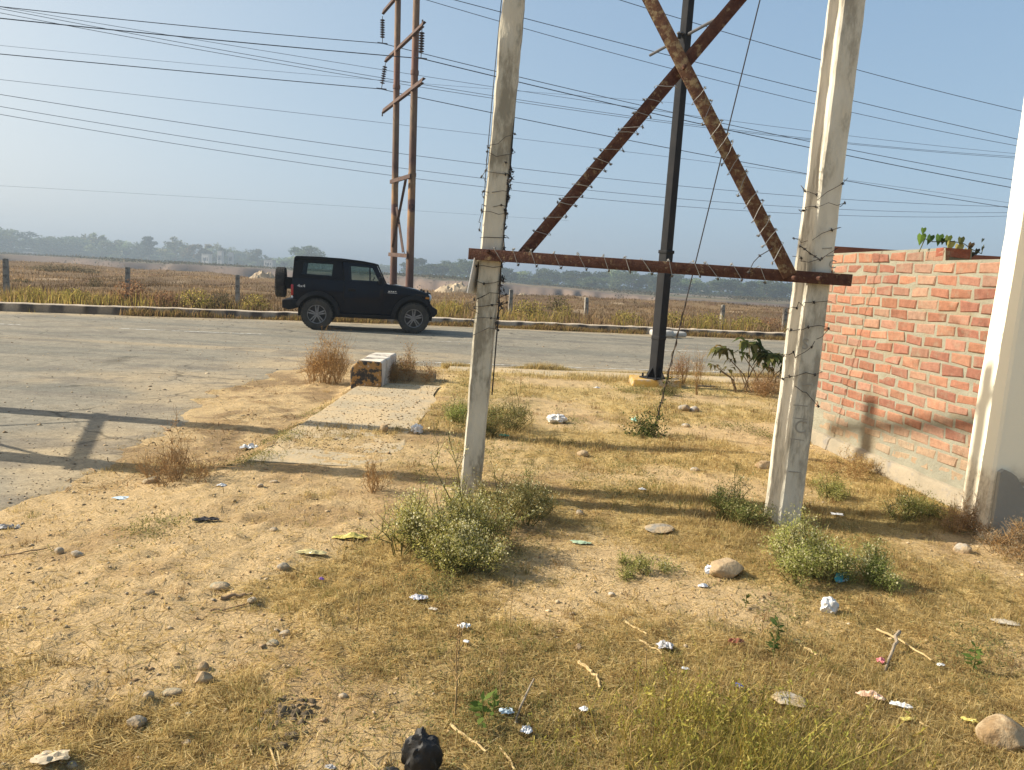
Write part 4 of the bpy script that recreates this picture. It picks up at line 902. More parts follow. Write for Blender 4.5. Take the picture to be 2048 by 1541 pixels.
# end brick of the unfinished top course, plinth and return wall
V = []; Fq = []; C = []
add_brick(xstep+.012-.10, xstep+.012, ztop0-step+bg, ztop0, .006, np.array([.25, .085, .055]), .22)
o = np_mesh('loose_brick', V, Fq, brick_m, bw, C)
m = MB(); prof = []
xs = np.linspace(0, WL, 50); Vv = []
for x in xs:
    j = .02*(vnoise(x*3, 2.)-.5); e = .012*(vnoise(x*9, 5.)-.5); Vv += [(x, sgn*(.045+j), -.3), (x, sgn*(.04+j), .12+e), (x, sgn*(.028+j), .15+e), (x, -sgn*.01, .165+e)]
m.add(Vv, [(4*i+k, 4*i+4+k, 4*i+5+k, 4*i+k+1) for i in range(49) for k in range(3)]); m.build('plinth', pmat('dusty_plinth', (.33, .275, .195), (.25, .215, .155), 4, .95, .6, 40, c3=(.22, .20, .17), t3=.6, s3=5), bw, smooth=30)
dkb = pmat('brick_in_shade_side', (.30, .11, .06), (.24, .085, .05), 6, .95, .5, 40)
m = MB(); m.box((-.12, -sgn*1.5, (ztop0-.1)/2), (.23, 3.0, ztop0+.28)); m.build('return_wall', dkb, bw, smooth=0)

# plastered pillar of the house wall at the right edge
pf = gp(1950, 1040); pn = gp(1987, 1077); pn = pn-np.array([.085, 0, 0]); pf = pf-np.array([.085, 0, 0])
plm, nt, N, L, b = _nodes('cream_plaster'); co = coords(N, L); sp = N.new('ShaderNodeSeparateXYZ'); L.new(co, sp.inputs[0])
n1 = noise(N, L, co, 2.2, 7, .65); mt = N.new('ShaderNodeMath'); mt.operation = 'MULTIPLY_ADD'; mt.inputs[1].default_value = -.55; L.new(n1, mt.inputs[0]); L.new(sp.outputs[2], mt.inputs[2])
rp = ramp(N, [(.13, (0, 0, 0)), (.26, (1, 1, 1))]); L.new(mt.outputs[0], rp.inputs[0])
cream = ramp(N, [(.3, (.86, .81, .65)), (.7, (.82, .77, .60))]); L.new(noise(N, L, co, 1.3, 5), cream.inputs[0])
dirt = ramp(N, [(.4, (.40, .33, .23)), (.52, (.66, .58, .43)), (.62, (.30, .25, .18))]); L.new(noise(N, L, co, 6, 8, .7), dirt.inputs[0])
L.new(mixc(N, L, dirt.outputs[0], cream.outputs[0], rp.outputs[0]), b.inputs['Base Color']); b.inputs['Roughness'].default_value = .9; bump(N, L, noise(N, L, co, 40, 6), .25, .01, b)
foot_m = pmat('foot_grey', (.29, .28, .24), (.24, .23, .20), 3, .95, .4, 40)
pw = thing('plastered_wall', 'cream plastered house wall with a grey foot at the right edge of the photo', 'wall', (pn[0], pn[1], .05))
m = MB(); H = 3.4; dx = pf[0]-pn[0]+.02; dy = pf[1]-pn[1]+.05
Vv = []; n = 26
for i in range(n+1):
    z = -.2+(H+.2)*i/n; k = .018*(vnoise(z*2.3, 4.)-.5)+.006*(vnoise(z*9, 2.)-.5); k2 = .005*(vnoise(z*6, 8.)-.5); lean_ = .015*z
    Vv += [(dx+k+lean_, dy+.02, z), (.012+k2+lean_, .012, z), (.03+k2+lean_, 0, z), (2.6, -.02, z), (2.6, dy+.1, z)]
m.add(Vv, [(5*i+k, 5*i+(k+1) % 5, 5*i+5+(k+1) % 5, 5*i+5+k) for i in range(n) for k in range(5)]+[(4, 3, 2, 1, 0), tuple(5*n+k for k in range(5))]); m.build('plaster', plm, pw, smooth=20)
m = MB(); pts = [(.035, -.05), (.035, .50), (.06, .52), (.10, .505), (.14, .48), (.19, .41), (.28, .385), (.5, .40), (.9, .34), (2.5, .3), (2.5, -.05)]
m.prism([(x+.012, z) for x, z in pts], -.034, .02); m.build('grey_foot', foot_m, pw, smooth=0)  # grey panel with a jagged top over the lower front face

# painted parapet block at the end of the drain slab
q0 = gp(699, 778); q1 = gp(771, 776)
bm_, nt, N, L, b = _nodes('parapet_paint'); co = coords(N, L); sp = N.new('ShaderNodeSeparateXYZ'); L.new(co, sp.inputs[0])
wht = ramp(N, [(.35, (.66, .60, .50)), (.6, (.52, .45, .36)), (.75, (.40, .33, .25))]); L.new(noise(N, L, co, 4, 7, .65), wht.inputs[0])
wv = N.new('ShaderNodeMath'); wv.operation = 'SINE'; ws = N.new('ShaderNodeMath'); ws.operation = 'MULTIPLY'; ws.inputs[1].default_value = 14.5; L.new(sp.outputs[1], ws.inputs[0]); L.new(ws.outputs[0], wv.inputs[0])
bnd = ramp(N, [(.40, (1, 1, 1)), (.50, (0, 0, 0))]); ad = N.new('ShaderNodeMath'); ad.operation = 'MULTIPLY_ADD'; ad.inputs[1].default_value = .5; ad.inputs[2].default_value = .42; L.new(wv.outputs[0], ad.inputs[0]); L.new(ad.outputs[0], bnd.inputs[0])
fadeb = ramp(N, [(.45, (.0, .0, .0)), (.6, (1, 1, 1))]); L.new(noise(N, L, co, 3, 5), fadeb.inputs[0])
sidec = mixc(N, L, wht.outputs[0], (.15, .13, .115), mixc(N, L, (0, 0, 0), bnd.outputs[0], fadeb.outputs[0]))
fr = ramp(N, [(.40, (.030, .028, .027)), (.49, (.06, .05, .04)), (.52, (.33, .19, .06)), (.60, (.30, .16, .05)), (.66, (.44, .39, .32))]); L.new(noise(N, L, co, 9, 8, .7), fr.inputs[0])
isf = ramp(N, [(.02, (1, 1, 1)), (.028, (0, 0, 0))]); L.new(sp.outputs[1], isf.inputs[0])
L.new(mixc(N, L, sidec, fr.outputs[0], isf.outputs[0]), b.inputs['Base Color']); b.inputs['Roughness'].default_value = .9; bump(N, L, noise(N, L, co, 35, 7), .6, .012, b)
bx = float(q1[0]-q0[0]); hB = at_y(740, 716, q0[1]+.1)[2]-.1
pb = thing('parapet_block', 'short concrete parapet block with peeling orange and black end and white striped top', 'block', (q0[0], q0[1], .07), -.02)
oc = lambda s: [(0+.01*s, -.15), (0, hB*.66), (bx*.26, hB*s), (bx*.97, hB*s), (bx*1.0, hB*.93), (bx*1.0, -.15)]
m = MB(); m.prism(oc(1), 0, .30); m.prism([(x*.93+.02, z*.97) for x, z in oc(1)], .295, .345); m.prism(oc(1.01), .34, .68); m.prism([(x*.93+.02, z*.97) for x, z in oc(1)], .675, .725); m.prism(oc(1), .72, 1.12)
m.build('painted_body', bm_, pb, bevel=.022, seg=3, noise=.022, nscale=9)
# low ledge right of the block
l0 = gp(772, 772); l1 = gp(868, 770); m = MB(); m.box(((l0[0]+l1[0])/2, (l0[1]+l1[1])/2+.22, .10), (l1[0]-l0[0]+.02, .30, .26)); lg = m.build('ledge', conc, None, bevel=.02, noise=.02, nscale=7); tag(lg, 'low dark concrete ledge beside the parapet block under a dry bush', 'ledge')
# ================================================================ grass, weeds and shrubs of the plot
def scatter(n, x0, x1, y0, y1, power, seed, extra=None):
    # points thinning with distance: density ~ y^-power
    r = np.random.default_rng(seed); u = r.random(n)
    if abs(power-1) < 1e-3: y = y0*(y1/y0)**u
    else: k = 1-power; y = (y0**k+u*(y1**k-y0**k))**(1/k)
    x = r.uniform(-.78, .80, n)*(y+.6); ok = (x > x0) & (x < x1); x, y = x[ok], y[ok]
    ok = (road_in(x, y) < .02+.25*(r.random(len(x))**3)) & ~((x > SL['x0']-.02) & (x < SL['x1']-.05) & (y > 7.2+.5*vnoise(x*3, y)) & (y < SL['y1']+.5))
    x, y = x[ok], y[ok]
    if extra is not None: ok = r.random(len(x)) < extra(x, y); x, y = x[ok], y[ok]
    return x, y, r
STR = [(0.540, 0.421, 0.189), (0.486, 0.367, 0.151), (0.605, 0.486, 0.248), (0.421, 0.302, 0.119), (0.518, 0.389, 0.167), (0.313, 0.216, 0.092)]
GRN = [(.15, .17, .045), (.20, .20, .055), (.11, .14, .04), (.25, .22, .07)]
def patch_green(x, y): return np.clip(S((fbm(x*.55, y*.55, 3, 51)-.47)/.13)*S((x+1.2)/1.0)+S((fbm(x*2.6, y*2.2, 3, 57)-.40)/.16)*(.95*np.exp(-((x-.95)/.75)**2-((y-5.7)/1.0)**2)+.7*np.exp(-((x-1.9)/.6)**2-((y-4.7)/.5)**2)+.5*np.exp(-((x+.2)/.5)**2-((y-4.0)/.4)**2)+.5*np.exp(-((x-.5)/.6)**2-((y-9)/1.6)**2)), 0, 1)
# dead lawn: short bent blades
x, y, r = scatter(430000, -6, 6, 1.9, 14.5, .8, 71, lambda x, y: dry_mask(x, y)**1.4*(.35+.65*S((fbm(x*3, y*3, 3, 52)-.3)/.25)))
n = len(x); P = np.stack([x, y, gz(x, y)-.004], 1); sc_ = (.75+.12*y)
tall = .6+1.1*S((fbm(x*1.7, y*1.7, 3, 53)-.42)/.2)
h = r.uniform(.012, .042, n)*tall*(.8+.05*y); w = r.uniform(.0016, .0040, n)*sc_
c = pick(STR, n, r, .16); gm = r.random(n) < .33*patch_green(x, y)+.03; c[gm] = pick(GRN, gm.sum(), r, .2)
brn = S((fbm(x*1.2, y*1.2, 3, 54)-.5)/.18)[:, None]; c = c*(1-.38*brn)
s = Soup(); s.add(blades(P, h, w, r.uniform(0, 6.28, n), r.uniform(.2, 1.15, n)), np.repeat(c, 5, 0))
# fallen straw lying on the ground
x, y, r = scatter(230000, -6, 6, 1.9, 11, 1.1, 72, lambda x, y: .12+.88*dry_mask(x, y))
n = len(x); P = np.stack([x, y, gz(x, y)+r.uniform(.001, .012, n)], 1); c = pick(STR, n, r, .2)*1.05
s.add(straws(P, r.uniform(.02, .09, n), r.uniform(.0018, .0048, n)*(.8+.08*y), r.uniform(0, 6.28, n), r.normal(size=n)*.12), np.repeat(c, 4, 0))
x, y, r = scatter(26000, -5, -1.9, 5.0, 13, .2, 79, lambda x, y: S((-x-1.95)/.2)*S((x+4.6)/1.2)*S((fbm(x*2.4, y*2.4, 3, 58)-.38)/.16)); n = len(x); P = np.stack([x, y, gz(x, y)+r.uniform(.001, .02, n)], 1)
s.add(straws(P, r.uniform(.03, .13, n), r.uniform(.004, .011, n), r.uniform(0, 6.28, n), r.normal(size=n)*.22), np.repeat(pick([(.30, .19, .09), (.22, .13, .06), (.42, .30, .15), (.16, .10, .05), (.50, .38, .2)], n, r, .2), 4, 0))
tx, ty, r = scatter(5200, -6, 6, 1.9, 13, .9, 76, lambda x, y: dry_mask(x, y)*.9)
k = 34; x = np.repeat(tx, k)+r.normal(size=len(tx)*k)*.022*np.repeat(.8+.1*ty, k); y = np.repeat(ty, k)+r.normal(size=len(tx)*k)*.022*np.repeat(.8+.12*ty, k); n = len(x); P = np.stack([x, y, gz(x, y)-.003], 1)
tc = pick([(.46, .34, .14), (.36, .25, .10), (.30, .24, .09), (.25, .22, .075), (.24, .15, .065), (.52, .40, .18)], len(tx), r, .15); ht = np.repeat(r.uniform(.6, 1.5, len(tx)), k)
s.add(blades(P, r.uniform(.015, .055, n)*ht*(.85+.04*y), r.uniform(.0012, .0026, n)*(.75+.12*y), r.uniform(0, 6.28, n), r.uniform(.3, 1.25, n)), np.repeat(np.clip(np.repeat(tc, k, 0)*(1+r.normal(size=(n, 1))*.15), .01, .8), 5, 0))
tag(s.build('dry_grass', VEG), 'short dead straw-coloured grass and fallen straw over the plot', 'grass', kind='stuff')
# low green weeds: tufts of little leaves in patches
x, y, r = scatter(52000, -2.4, 4.2, 2.0, 13, .9, 73, lambda x, y: (.15+.6*S((y-3.2)/1.2))*patch_green(x, y)**1.3+.015)
q = [gp(*p) for p in [(560, 878), (575, 870), (500, 925), (515, 915), (320, 1055), (300, 1060), (640, 828), (850, 1175), (870, 1170), (1140, 845), (1600, 1180), (1560, 1290), (1560, 1230), (905, 815), (915, 830), (1500, 860), (1450, 855), (1540, 878), (1290, 780), (1350, 785), (970, 1440), (985, 1425), (1330, 790), (1260, 785), (1940, 1330), (1960, 1290)]]
for p in q:
    k = 70; x = np.append(x, p[0]+r.normal(size=k)*.07*(1+.05*p[1])); y = np.append(y, p[1]+r.normal(size=k)*.08*(1+.1*p[1]))
n = len(x); s = Soup()
for lf in range(7):
    P = np.stack([x+r.normal(size=n)*.016, y+r.normal(size=n)*.016, gz(x, y)+r.uniform(.0, .035, n)], 1)
    s.add(leaves(P, r.uniform(.006, .017, n)*(.8+.07*y), .42, .7, r), np.repeat(pick([(.22, .21, .085), (.27, .25, .10), (.18, .18, .075), (.33, .29, .12)], n, r), 4, 0))
tag(s.build('green_weeds', VEG), 'small green weeds creeping in patches among the dead grass', 'weeds', kind='stuff')
# taller yellow-green herb and grass patch at the bottom of the frame
c0 = gp(1440, 1490); r = np.random.default_rng(74); s = Soup(); n = 15000
x = c0[0]+r.normal(size=n)*.24+.03; y = c0[1]-.05+r.normal(size=n)*.20; ok = r.random(n) < .3+.7*S((fbm(x*6, y*6, 3, 75)-.35)/.2); x, y = x[ok], y[ok]; n = len(x); P = np.stack([x, y, gz(x, y)-.005], 1)
c = pick([(.42, .34, .09), (.34, .30, .08), (.50, .39, .14), (.25, .25, .07), (.46, .34, .14)], n, r); s.add(blades(P, r.uniform(.02, .09, n), r.uniform(.0012, .0026, n), r.uniform(0, 6.28, n), r.uniform(.1, 1.0, n)), np.repeat(c, 5, 0))
for k in range(420):
    q = c0+np.array([r.normal()*.23+.03, r.normal()*.20-.05, 0]); q[2] = gz(q[0], q[1]); h = r.uniform(.05, .19); d = np.array([r.normal()*.35, r.normal()*.35, 1]); t = q+d*h; mid = (q+t)/2+np.append(r.normal(size=2)*.008, 0); cc = pick([(.46, .38, .10), (.36, .32, .09), (.52, .42, .15)], 1, r)[0]
    s.add(poly_segs([q, mid, t], .0014, .0007, 3), cc); m_ = r.integers(4, 11); u = r.uniform(.25, 1, m_)[:, None]; Q = q+(t-q)*u; s.add(leaves(Q, r.uniform(.008, .022, m_), .34, .6, r), np.repeat(pick([(.42, .37, .08), (.30, .30, .07), (.50, .42, .13)], m_, r), 4, 0))
tag(s.build('tall_grass', VEG), 'taller yellow-green grass patch at the bottom of the frame right of centre', 'grass', kind='stuff')
# pebbles and clods on the soil
x, y, r = scatter(11500, -6, 4.5, 2.0, 12, 1.0, 75, lambda x, y: np.clip(1.15-dry_mask(x, y), .06, 1))
n = len(x); base = np.array([(1, 0, 0), (-1, 0, 0), (0, 1, 0), (0, -1, 0), (0, 0, 1), (0, 0, -1)], float); tri = np.array([(0, 2, 4), (2, 1, 4), (1, 3, 4), (3, 0, 4), (2, 0, 5), (1, 2, 5), (3, 1, 5), (0, 3, 5)])
sz = np.minimum(np.exp(r.normal(size=n)*.6)*.0038, .014)*(.85+.05*y); J = 1+r.normal(size=(n, 6, 1))*.22; a = r.uniform(0, 6.28, n)
B = base[None]*J*np.stack([r.uniform(.8, 1.5, n), r.uniform(.7, 1.2, n), r.uniform(.5, .8, n)], 1)[:, None, :]
Bx = B[..., 0]*np.cos(a)[:, None]-B[..., 1]*np.sin(a)[:, None]; By = B[..., 0]*np.sin(a)[:, None]+B[..., 1]*np.cos(a)[:, None]
Vv = np.stack([Bx, By, B[..., 2]], 2)*sz[:, None, None]+np.stack([x, y, gz(x, y)+sz*.25], 1)[:, None, :]
F = (np.arange(n)[:, None, None]*6+tri[None]).reshape(-1, 3); c = pick([(.42, .30, .16), (.36, .26, .14), (.44, .34, .21), (.35, .28, .19), (.30, .20, .11)], n, r)
soil_bits = attr_mat('soil_bits', .95, 60, .2, 0)
tag(np_mesh('pebbles', Vv.reshape(-1, 3), F, soil_bits, None, np.repeat(c, 6, 0), True), 'small stones and clods scattered on the sandy soil', 'pebbles', kind='stuff')

# grit swept over the road
r = np.random.default_rng(77); n = 16000; y = 4*(21/4)**r.random(n); x = r.uniform(-.75, .55, n)*(y+1); ri_ = road_in(x, y); ok = (ri_ > .05) & (r.random(n) < np.exp(-ri_/1.6)+.12); x, y = x[ok], y[ok]; n = len(x)
sz = np.minimum(np.exp(r.normal(size=n)*.5)*.0035*(.7+.10*y), .03); J = 1+r.normal(size=(n, 6, 1))*.25; B = base[None]*J*np.array([1.2, 1.0, .6]); Vv = B*sz[:, None, None]+np.stack([x, y, np.full(n, .008)], 1)[:, None, :]
tag(np_mesh('grit', Vv.reshape(-1, 3), (np.arange(n)[:, None, None]*6+tri[None]).reshape(-1, 3), soil_bits, None, np.repeat(pick([(.40, .29, .17), (.30, .23, .15), (.45, .36, .24), (.20, .14, .08), (.24, .2, .15)], n, r), 6, 0), True), 'grit and crumbs of soil scattered over the dusty road', 'grit', kind='stuff')

r = np.random.default_rng(78); n = 2000; x = r.uniform(SL['x0'], SL['x1'], n); y = 6.2+(SL['y1']-6.2)*r.random(n)**1.5; sz = np.minimum(np.exp(r.normal(size=n)*.55)*.0042, .016); J = 1+r.normal(size=(n, 6, 1))*.25; B = base[None]*J*np.array([1.2, 1.0, .6]); Vv = B*sz[:, None, None]+np.stack([x, y, np.maximum(gz(x, y), SL['z'])+.001], 1)[:, None, :]
tag(np_mesh('pebbles', Vv.reshape(-1, 3), (np.arange(n)[:, None, None]*6+tri[None]).reshape(-1, 3), soil_bits, None, np.repeat(pick([(.42, .31, .175), (.38, .28, .16), (.26, .18, .10)], n, r), 6, 0), True), 'crumbs of soil strewn over the concrete slab', 'pebbles', kind='stuff')

# weeds of the far verge and the field: tufts, taller and yellower by the kerb
r = np.random.default_rng(81); n = 230000
D = 18*(100/18)**(r.random(n)**1.35); x = r.uniform(-.75, .75, n)*D; y = D; k = y-y_kerb(x); ok = (k > .45) & (y < y_edge(x)+1) & (r.random(n) < .35+.65*S((fbm(x*.5, y*.5, 3, 82)-.35)/.2)); x, y, k = x[ok], y[ok], k[ok]; n = len(x)
nearK = np.exp(-((k-2.2)/2.6)**2)*(.25+.75*S((fbm(x*.35, y*.35, 3, 83)-.30)/.2))
h = r.uniform(.05, .22, n)+nearK*r.uniform(.10, .62, n)*(.75+.5*S((x+10)/10)); w = r.uniform(.010, .024, n)*(.7+y/60)
dens = S((k-.6)/1.2)
c = pick([(.155, .10, .052), (.20, .135, .07), (.12, .075, .04), (.26, .18, .095)], n, r, .24)*(.60+.85*S((fbm(x*.22, y*.10, 4, 88)-.3)/.3))[:, None]; yg = r.random(n) < nearK*.9*S((fbm(x*.8, y*.8, 3, 84)-.3)/.15); c[yg] = pick([(.30, .24, .06), (.36, .28, .075), (.24, .21, .06), (.38, .25, .08)], yg.sum(), r)
s = Soup(); s.add(blades(np.stack([x, y, gz(x, y)-.02], 1), h, w, r.uniform(0, 6.28, n), r.uniform(.05, .8, n)), np.repeat(c, 5, 0))
# weeds at the foot of the kerb
n = 46000; x = r.uniform(-20, 16, n); y = y_kerb(x)+r.normal(size=n)*.14-.06; g_ = S((fbm(x*.6, x*0+2, 3, 85)-.3)/.25); ok = r.random(n) < g_; x, y = x[ok], y[ok]; n = len(x)
h = r.uniform(.03, .22, n)*(.5+.9*vnoise(x*.7, x*0, 86)); s.add(blades(np.stack([x, y, np.zeros(n)+.0], 1), h, r.uniform(.008, .02, n), r.uniform(0, 6.28, n), r.uniform(.1, .9, n)), np.repeat(pick([(.27, .17, .075), (.33, .22, .09), (.20, .13, .06), (.28, .22, .07)], n, r), 5, 0))
# near verge between the footpath and the lawn
n = 40000; x = r.uniform(-1.2, 7, n); y = y_near(x)-.25-np.abs(r.normal(size=n))*.1-(r.random(n) < .45)*r.uniform(1.05, 1.5, n); h = r.uniform(.03, .12, n)*(.4+1.4*vnoise(x*1.3, y, 87)); s.add(blades(np.stack([x, y, np.full(n, .03)], 1), h, r.uniform(.004, .009, n), r.uniform(0, 6.28, n), r.uniform(.1, .9, n)), np.repeat(pick(STR+[(.30, .25, .08)], n, r), 5, 0))
tag(s.build('field_grass', VEG), 'dry brown and yellowish grass and weeds of the field and verges', 'grass', kind='stuff')

GV = 'clumps of weeds along the far verge'
r = np.random.default_rng(90)
YG = [(.30, .25, .06), (.36, .29, .08), (.24, .21, .06), (.34, .24, .09)]; RB = [(.26, .14, .07), (.31, .18, .09), (.20, .11, .06)]
for px, dk, w_, h_, pal_, lab in [(60, 2.2, 70, 34, YG, 'y'), (150, 2.6, 90, 30, YG, 'y'), (262, 3.2, 90, 52, RB, 'r'), (330, 2.4, 70, 36, RB, 'r'), (390, 2.2, 90, 42, YG, 'y'), (440, 2.0, 60, 40, DK, 'd'), (510, 2.2, 70, 36, YG, 'y'), (900, 2.4, 80, 34, YG, 'y'), (1060, 2.5, 90, 42, YG, 'y'), (1130, 2.0, 60, 38, YG, 'y'), (1255, 2.2, 80, 30, YG, 'y'), (1350, 2.2, 100, 32, YG, 'y'), (1420, 2.4, 90, 34, YG, 'y'), (1500, 2.2, 90, 32, YG, 'y'), (1545, 2.6, 60, 30, RB, 'r'), (-60, 2.4, 90, 36, YG, 'y')]:
    D_ = 24.
    for _ in range(6): P_ = at_y(px, 600, D_); D_ = float(y_kerb(P_[0]))+dk
    o = far_bush(px, 600, w_, h_, 'shrub', {'y': 'yellow-green clump of tall weeds just behind the far kerb', 'r': 'reddish-brown clump of dry weeds just behind the far kerb', 'd': 'dark clump of thorny weeds behind the far kerb, left of the car'}[lab], pal_, D_, 1.5)
    if lab != 'd': o['group'] = {'y': 'yellow-green weed clumps behind the far kerb', 'r': 'reddish weed clumps behind the far kerb'}[lab]
# ---------------------------------------------------------------- single bushes
PAR = [(.44, .42, .10), (.50, .47, .13), (.34, .35, .085), (.54, .48, .16), (.52, .42, .16)]; FLW = [(.66, .62, .38), (.56, .52, .26)]
DRY = [(.50, .31, .12), (.42, .25, .095), (.56, .38, .16), (.32, .19, .08)]
def bush(name, label, cat, px, pyb, wpx, hpx, pal, n_stem=60, n_leaf=4000, leaf=.022, flowers=0, dry=False, seed=1, depth_k=.8, group=None, lean=(0, 0), stemc=None, P=None, asp=.4, spread=1.0):
    r = np.random.default_rng(seed); P = gp(px, pyb) if P is None else P; d = depth(P); w = wpx/FOC*d*1.12; h = hpx/FOC*d*1.12
    e = thing(name, label, cat, P, 0, group); st = Soup(); lf = Soup(); nsub = max(3, n_stem//9) if n_stem > 15 else 0; sx_ = [(0, 0, 1.0)]+[(math.cos(a_)*q_, math.sin(a_)*q_*depth_k, r.uniform(.4, 1.0)*(1-.42*q_)) for a_, q_ in zip(r.uniform(0, 2*PI, nsub), r.random(nsub)**.6*1.25)]; mk = r.random(nsub+1) < .22; stemc = stemc or ((.36, .225, .10) if dry else (.16, .15, .06)); TP = []
    for k in range(n_stem):
        a = r.uniform(0, 2*PI); q = r.random()**.55*spread; ib = r.integers(0, nsub+1); ox, oy, hs = sx_[ib]; rs = .46 if nsub > 3 else .7; b0 = np.array([ox*.33, oy*.33])*w+np.array([math.cos(a), math.sin(a)])*w*.05*q; b1 = np.array([ox*.36+math.cos(a)*rs*.42*q, oy*.36+math.sin(a)*rs*.42*q])*w
        hh = h*hs*(1-.45*q*q)*(r.uniform(.5, 1.0) if r.random() < .85 else r.uniform(1.0, 1.3)); z0 = float(gz(P[0]+b0[0], P[1]+b0[1])-P[2])-.02
        p0 = np.array([b0[0], b0[1], z0]); p3 = np.array([b1[0]+lean[0]*h, b1[1]+lean[1]*h, max(z0+.04, hh)]); p1 = p0+(p3-p0)*.4+np.append(r.normal(size=2)*.06*w, .08*h); p2 = p0+(p3-p0)*.75+np.append(r.normal(size=2)*.06*w, .06*h)
        pts = np.array([p0, p1, p2, p3]); R = (.0026+.003*h)*(1 if not dry else .7); st.add(poly_segs(pts, R, R*.35, 3), stemc)
        for j in range(6 if not dry else 12):
            t = r.uniform(.25, .95); i = min(2, int(t*3)); o = pts[i]+(pts[i+1]-pts[i])*(t*3-i); dv = unit(r.normal(size=3)*.8+unit(p3-p0)+np.array([0, 0, .25])); L = h*r.uniform(.12, .34); tip = o+dv*L; st.add(poly_segs([o, (o+tip)/2+r.normal(size=3)*.02*h, tip], R*.5, R*.22, 3), stemc)
            TP += [o+(tip-o)*u for u in (.3, .5, .7, .85, 1)]
        TP += [pts[1]+(pts[2]-pts[1])*u for u in (.2, .6)]+[pts[2]+(pts[3]-pts[2])*u for u in (.2, .5, .8, 1.0)]
    TP = np.array(TP)
    for ox, oy, _h in sx_[1:]: st.add(poly_segs([(0, 0, -.03), (ox*.33*w, oy*.33*w, -.03)], .004, .003, 3), stemc)
    if n_leaf:
        Q = TP[r.integers(0, len(TP), n_leaf)]+r.normal(size=(n_leaf, 3))*leaf*1.5; kp = (vnoise(Q[:, 0]*7/(w+.3), Q[:, 2]*7/(w+.3)+Q[:, 1]*6/(w+.3), 9)+.22*r.random(n_leaf)) > .42; Q = Q[kp]; n_leaf = len(Q); c = pick(pal, n_leaf, r, .22)*(.8+.5*vnoise(Q[:, 0]*9, Q[:, 2]*9+Q[:, 1]*5, 3))[:, None]
        lf.add(leaves(Q, r.uniform(.5, 1.3, n_leaf)*leaf, asp, .35, r), np.repeat(c, 4, 0))
    st.build('stem', TWIG, e)
    if flowers:
        f = lf; T = TP[TP[:, 2] > np.quantile(TP[:, 2], .35)]; Q = T[r.integers(0, len(T), flowers)]+r.normal(size=(flowers, 3))*.012; f.add(leaves(Q, r.uniform(.007, .015, flowers), .9, .8, r), np.repeat(pick(FLW, flowers, r, .1), 4, 0)); f
    if n_leaf: lf.build('foliage', VEG, e)
    return e
bush('weed_bush', 'wide wispy yellow-green weed bush in front and left of the left concrete pole', 'bush', 892, 1112, 220, 182, PAR, 120, 20125, 0.0095, 2000, seed=3, depth_k=.9)
bush('weed_bush', 'lower feathery weed clump directly in front of the left concrete pole', 'bush', 930, 1138, 150, 105, PAR, 70, 9800, 0.0095, 1900, seed=33, depth_k=.7)
bush('weed_bush', 'brownish weed bush at the right foot of the left concrete pole', 'bush', 1000, 1045, 165, 120, [(0.290, 0.239, 0.085), (0.359, 0.273, 0.102), (0.205, 0.171, 0.068)], 70, 9100, 0.0116, 600, seed=4)
bush('weed_bush', 'dark green low weed bush casting a long shadow right of the left pole', 'bush', 1060, 1030, 120, 80, [(0.154, 0.205, 0.068), (0.222, 0.256, 0.085), (0.273, 0.256, 0.085)], 40, 5250, 0.0116, 120, seed=5)
bush('weed_bush', 'scrubby brown-green bush behind the left concrete pole', 'bush', 1025, 862, 190, 78, [(0.290, 0.256, 0.085), (0.359, 0.273, 0.102), (0.222, 0.171, 0.077), (0.171, 0.205, 0.068)], 80, 9100, 0.0150, 200, seed=6)
bush('weed_bush', 'small fresh green weed bush at the slab edge, left side of the left pole', 'bush', 912, 842, 62, 50, [(0.256, 0.307, 0.085), (0.342, 0.359, 0.102)], 34, 3150, 0.0136, 100, seed=7)
bush('weed_bush', 'dark weed bush on the left side of the right concrete pole', 'bush', 1468, 1045, 130, 92, [(0.171, 0.222, 0.068), (0.239, 0.256, 0.085), (0.325, 0.290, 0.102)], 56, 7350, 0.0116, 260, seed=8)
bush('weed_bush', 'bright pale-flowered weed bush at the foot of the right concrete pole', 'bush', 1590, 1146, 165, 118, [(0.376, 0.393, 0.111), (0.478, 0.461, 0.154), (0.290, 0.325, 0.094)], 84, 14000, 0.0109, 1500, seed=9)
bush('weed_bush', 'round dark green weed bush right of the teal packet', 'bush', 1738, 1166, 92, 74, [(0.222, 0.265, 0.077), (0.307, 0.325, 0.102), (0.171, 0.213, 0.068)], 46, 7350, 0.0109, 700, seed=10)
bush('weed_bush', 'thin sprawling weed bush along the foot of the brick wall', 'bush', 1815, 1040, 150, 66, [(0.342, 0.342, 0.111), (0.444, 0.393, 0.145), (0.239, 0.273, 0.085)], 50, 4900, 0.0136, 240, seed=11)
bush('weed_bush', 'small green weed at the wall foot just right of the right pole', 'bush', 1655, 1000, 90, 50, [(0.290, 0.307, 0.094), (0.376, 0.342, 0.120)], 34, 2975, 0.0136, 60, seed=12)
bush('weed_bush', 'dead purplish-brown weeds in the corner of brick wall and plastered wall', 'bush', 1925, 1060, 130, 74, [(0.393, 0.273, 0.171), (0.478, 0.342, 0.205), (0.307, 0.205, 0.137)], 70, 4550, 0.0102, 0, dry=True, seed=13)
bush('weed_bush', 'dusty dead weeds in the shade under the grey foot at the right edge', 'bush', 2030, 1110, 110, 70, [(0.342, 0.273, 0.188), (0.427, 0.342, 0.239), (0.256, 0.222, 0.137)], 60, 3850, 0.0109, 0, dry=True, seed=14)
bush('weed_bush', 'straw-pale dry grass tuft at the wall foot behind the right pole', 'bush', 1700, 945, 120, 44, STR, 60, 2800, 0.0136, 0, dry=True, seed=15)
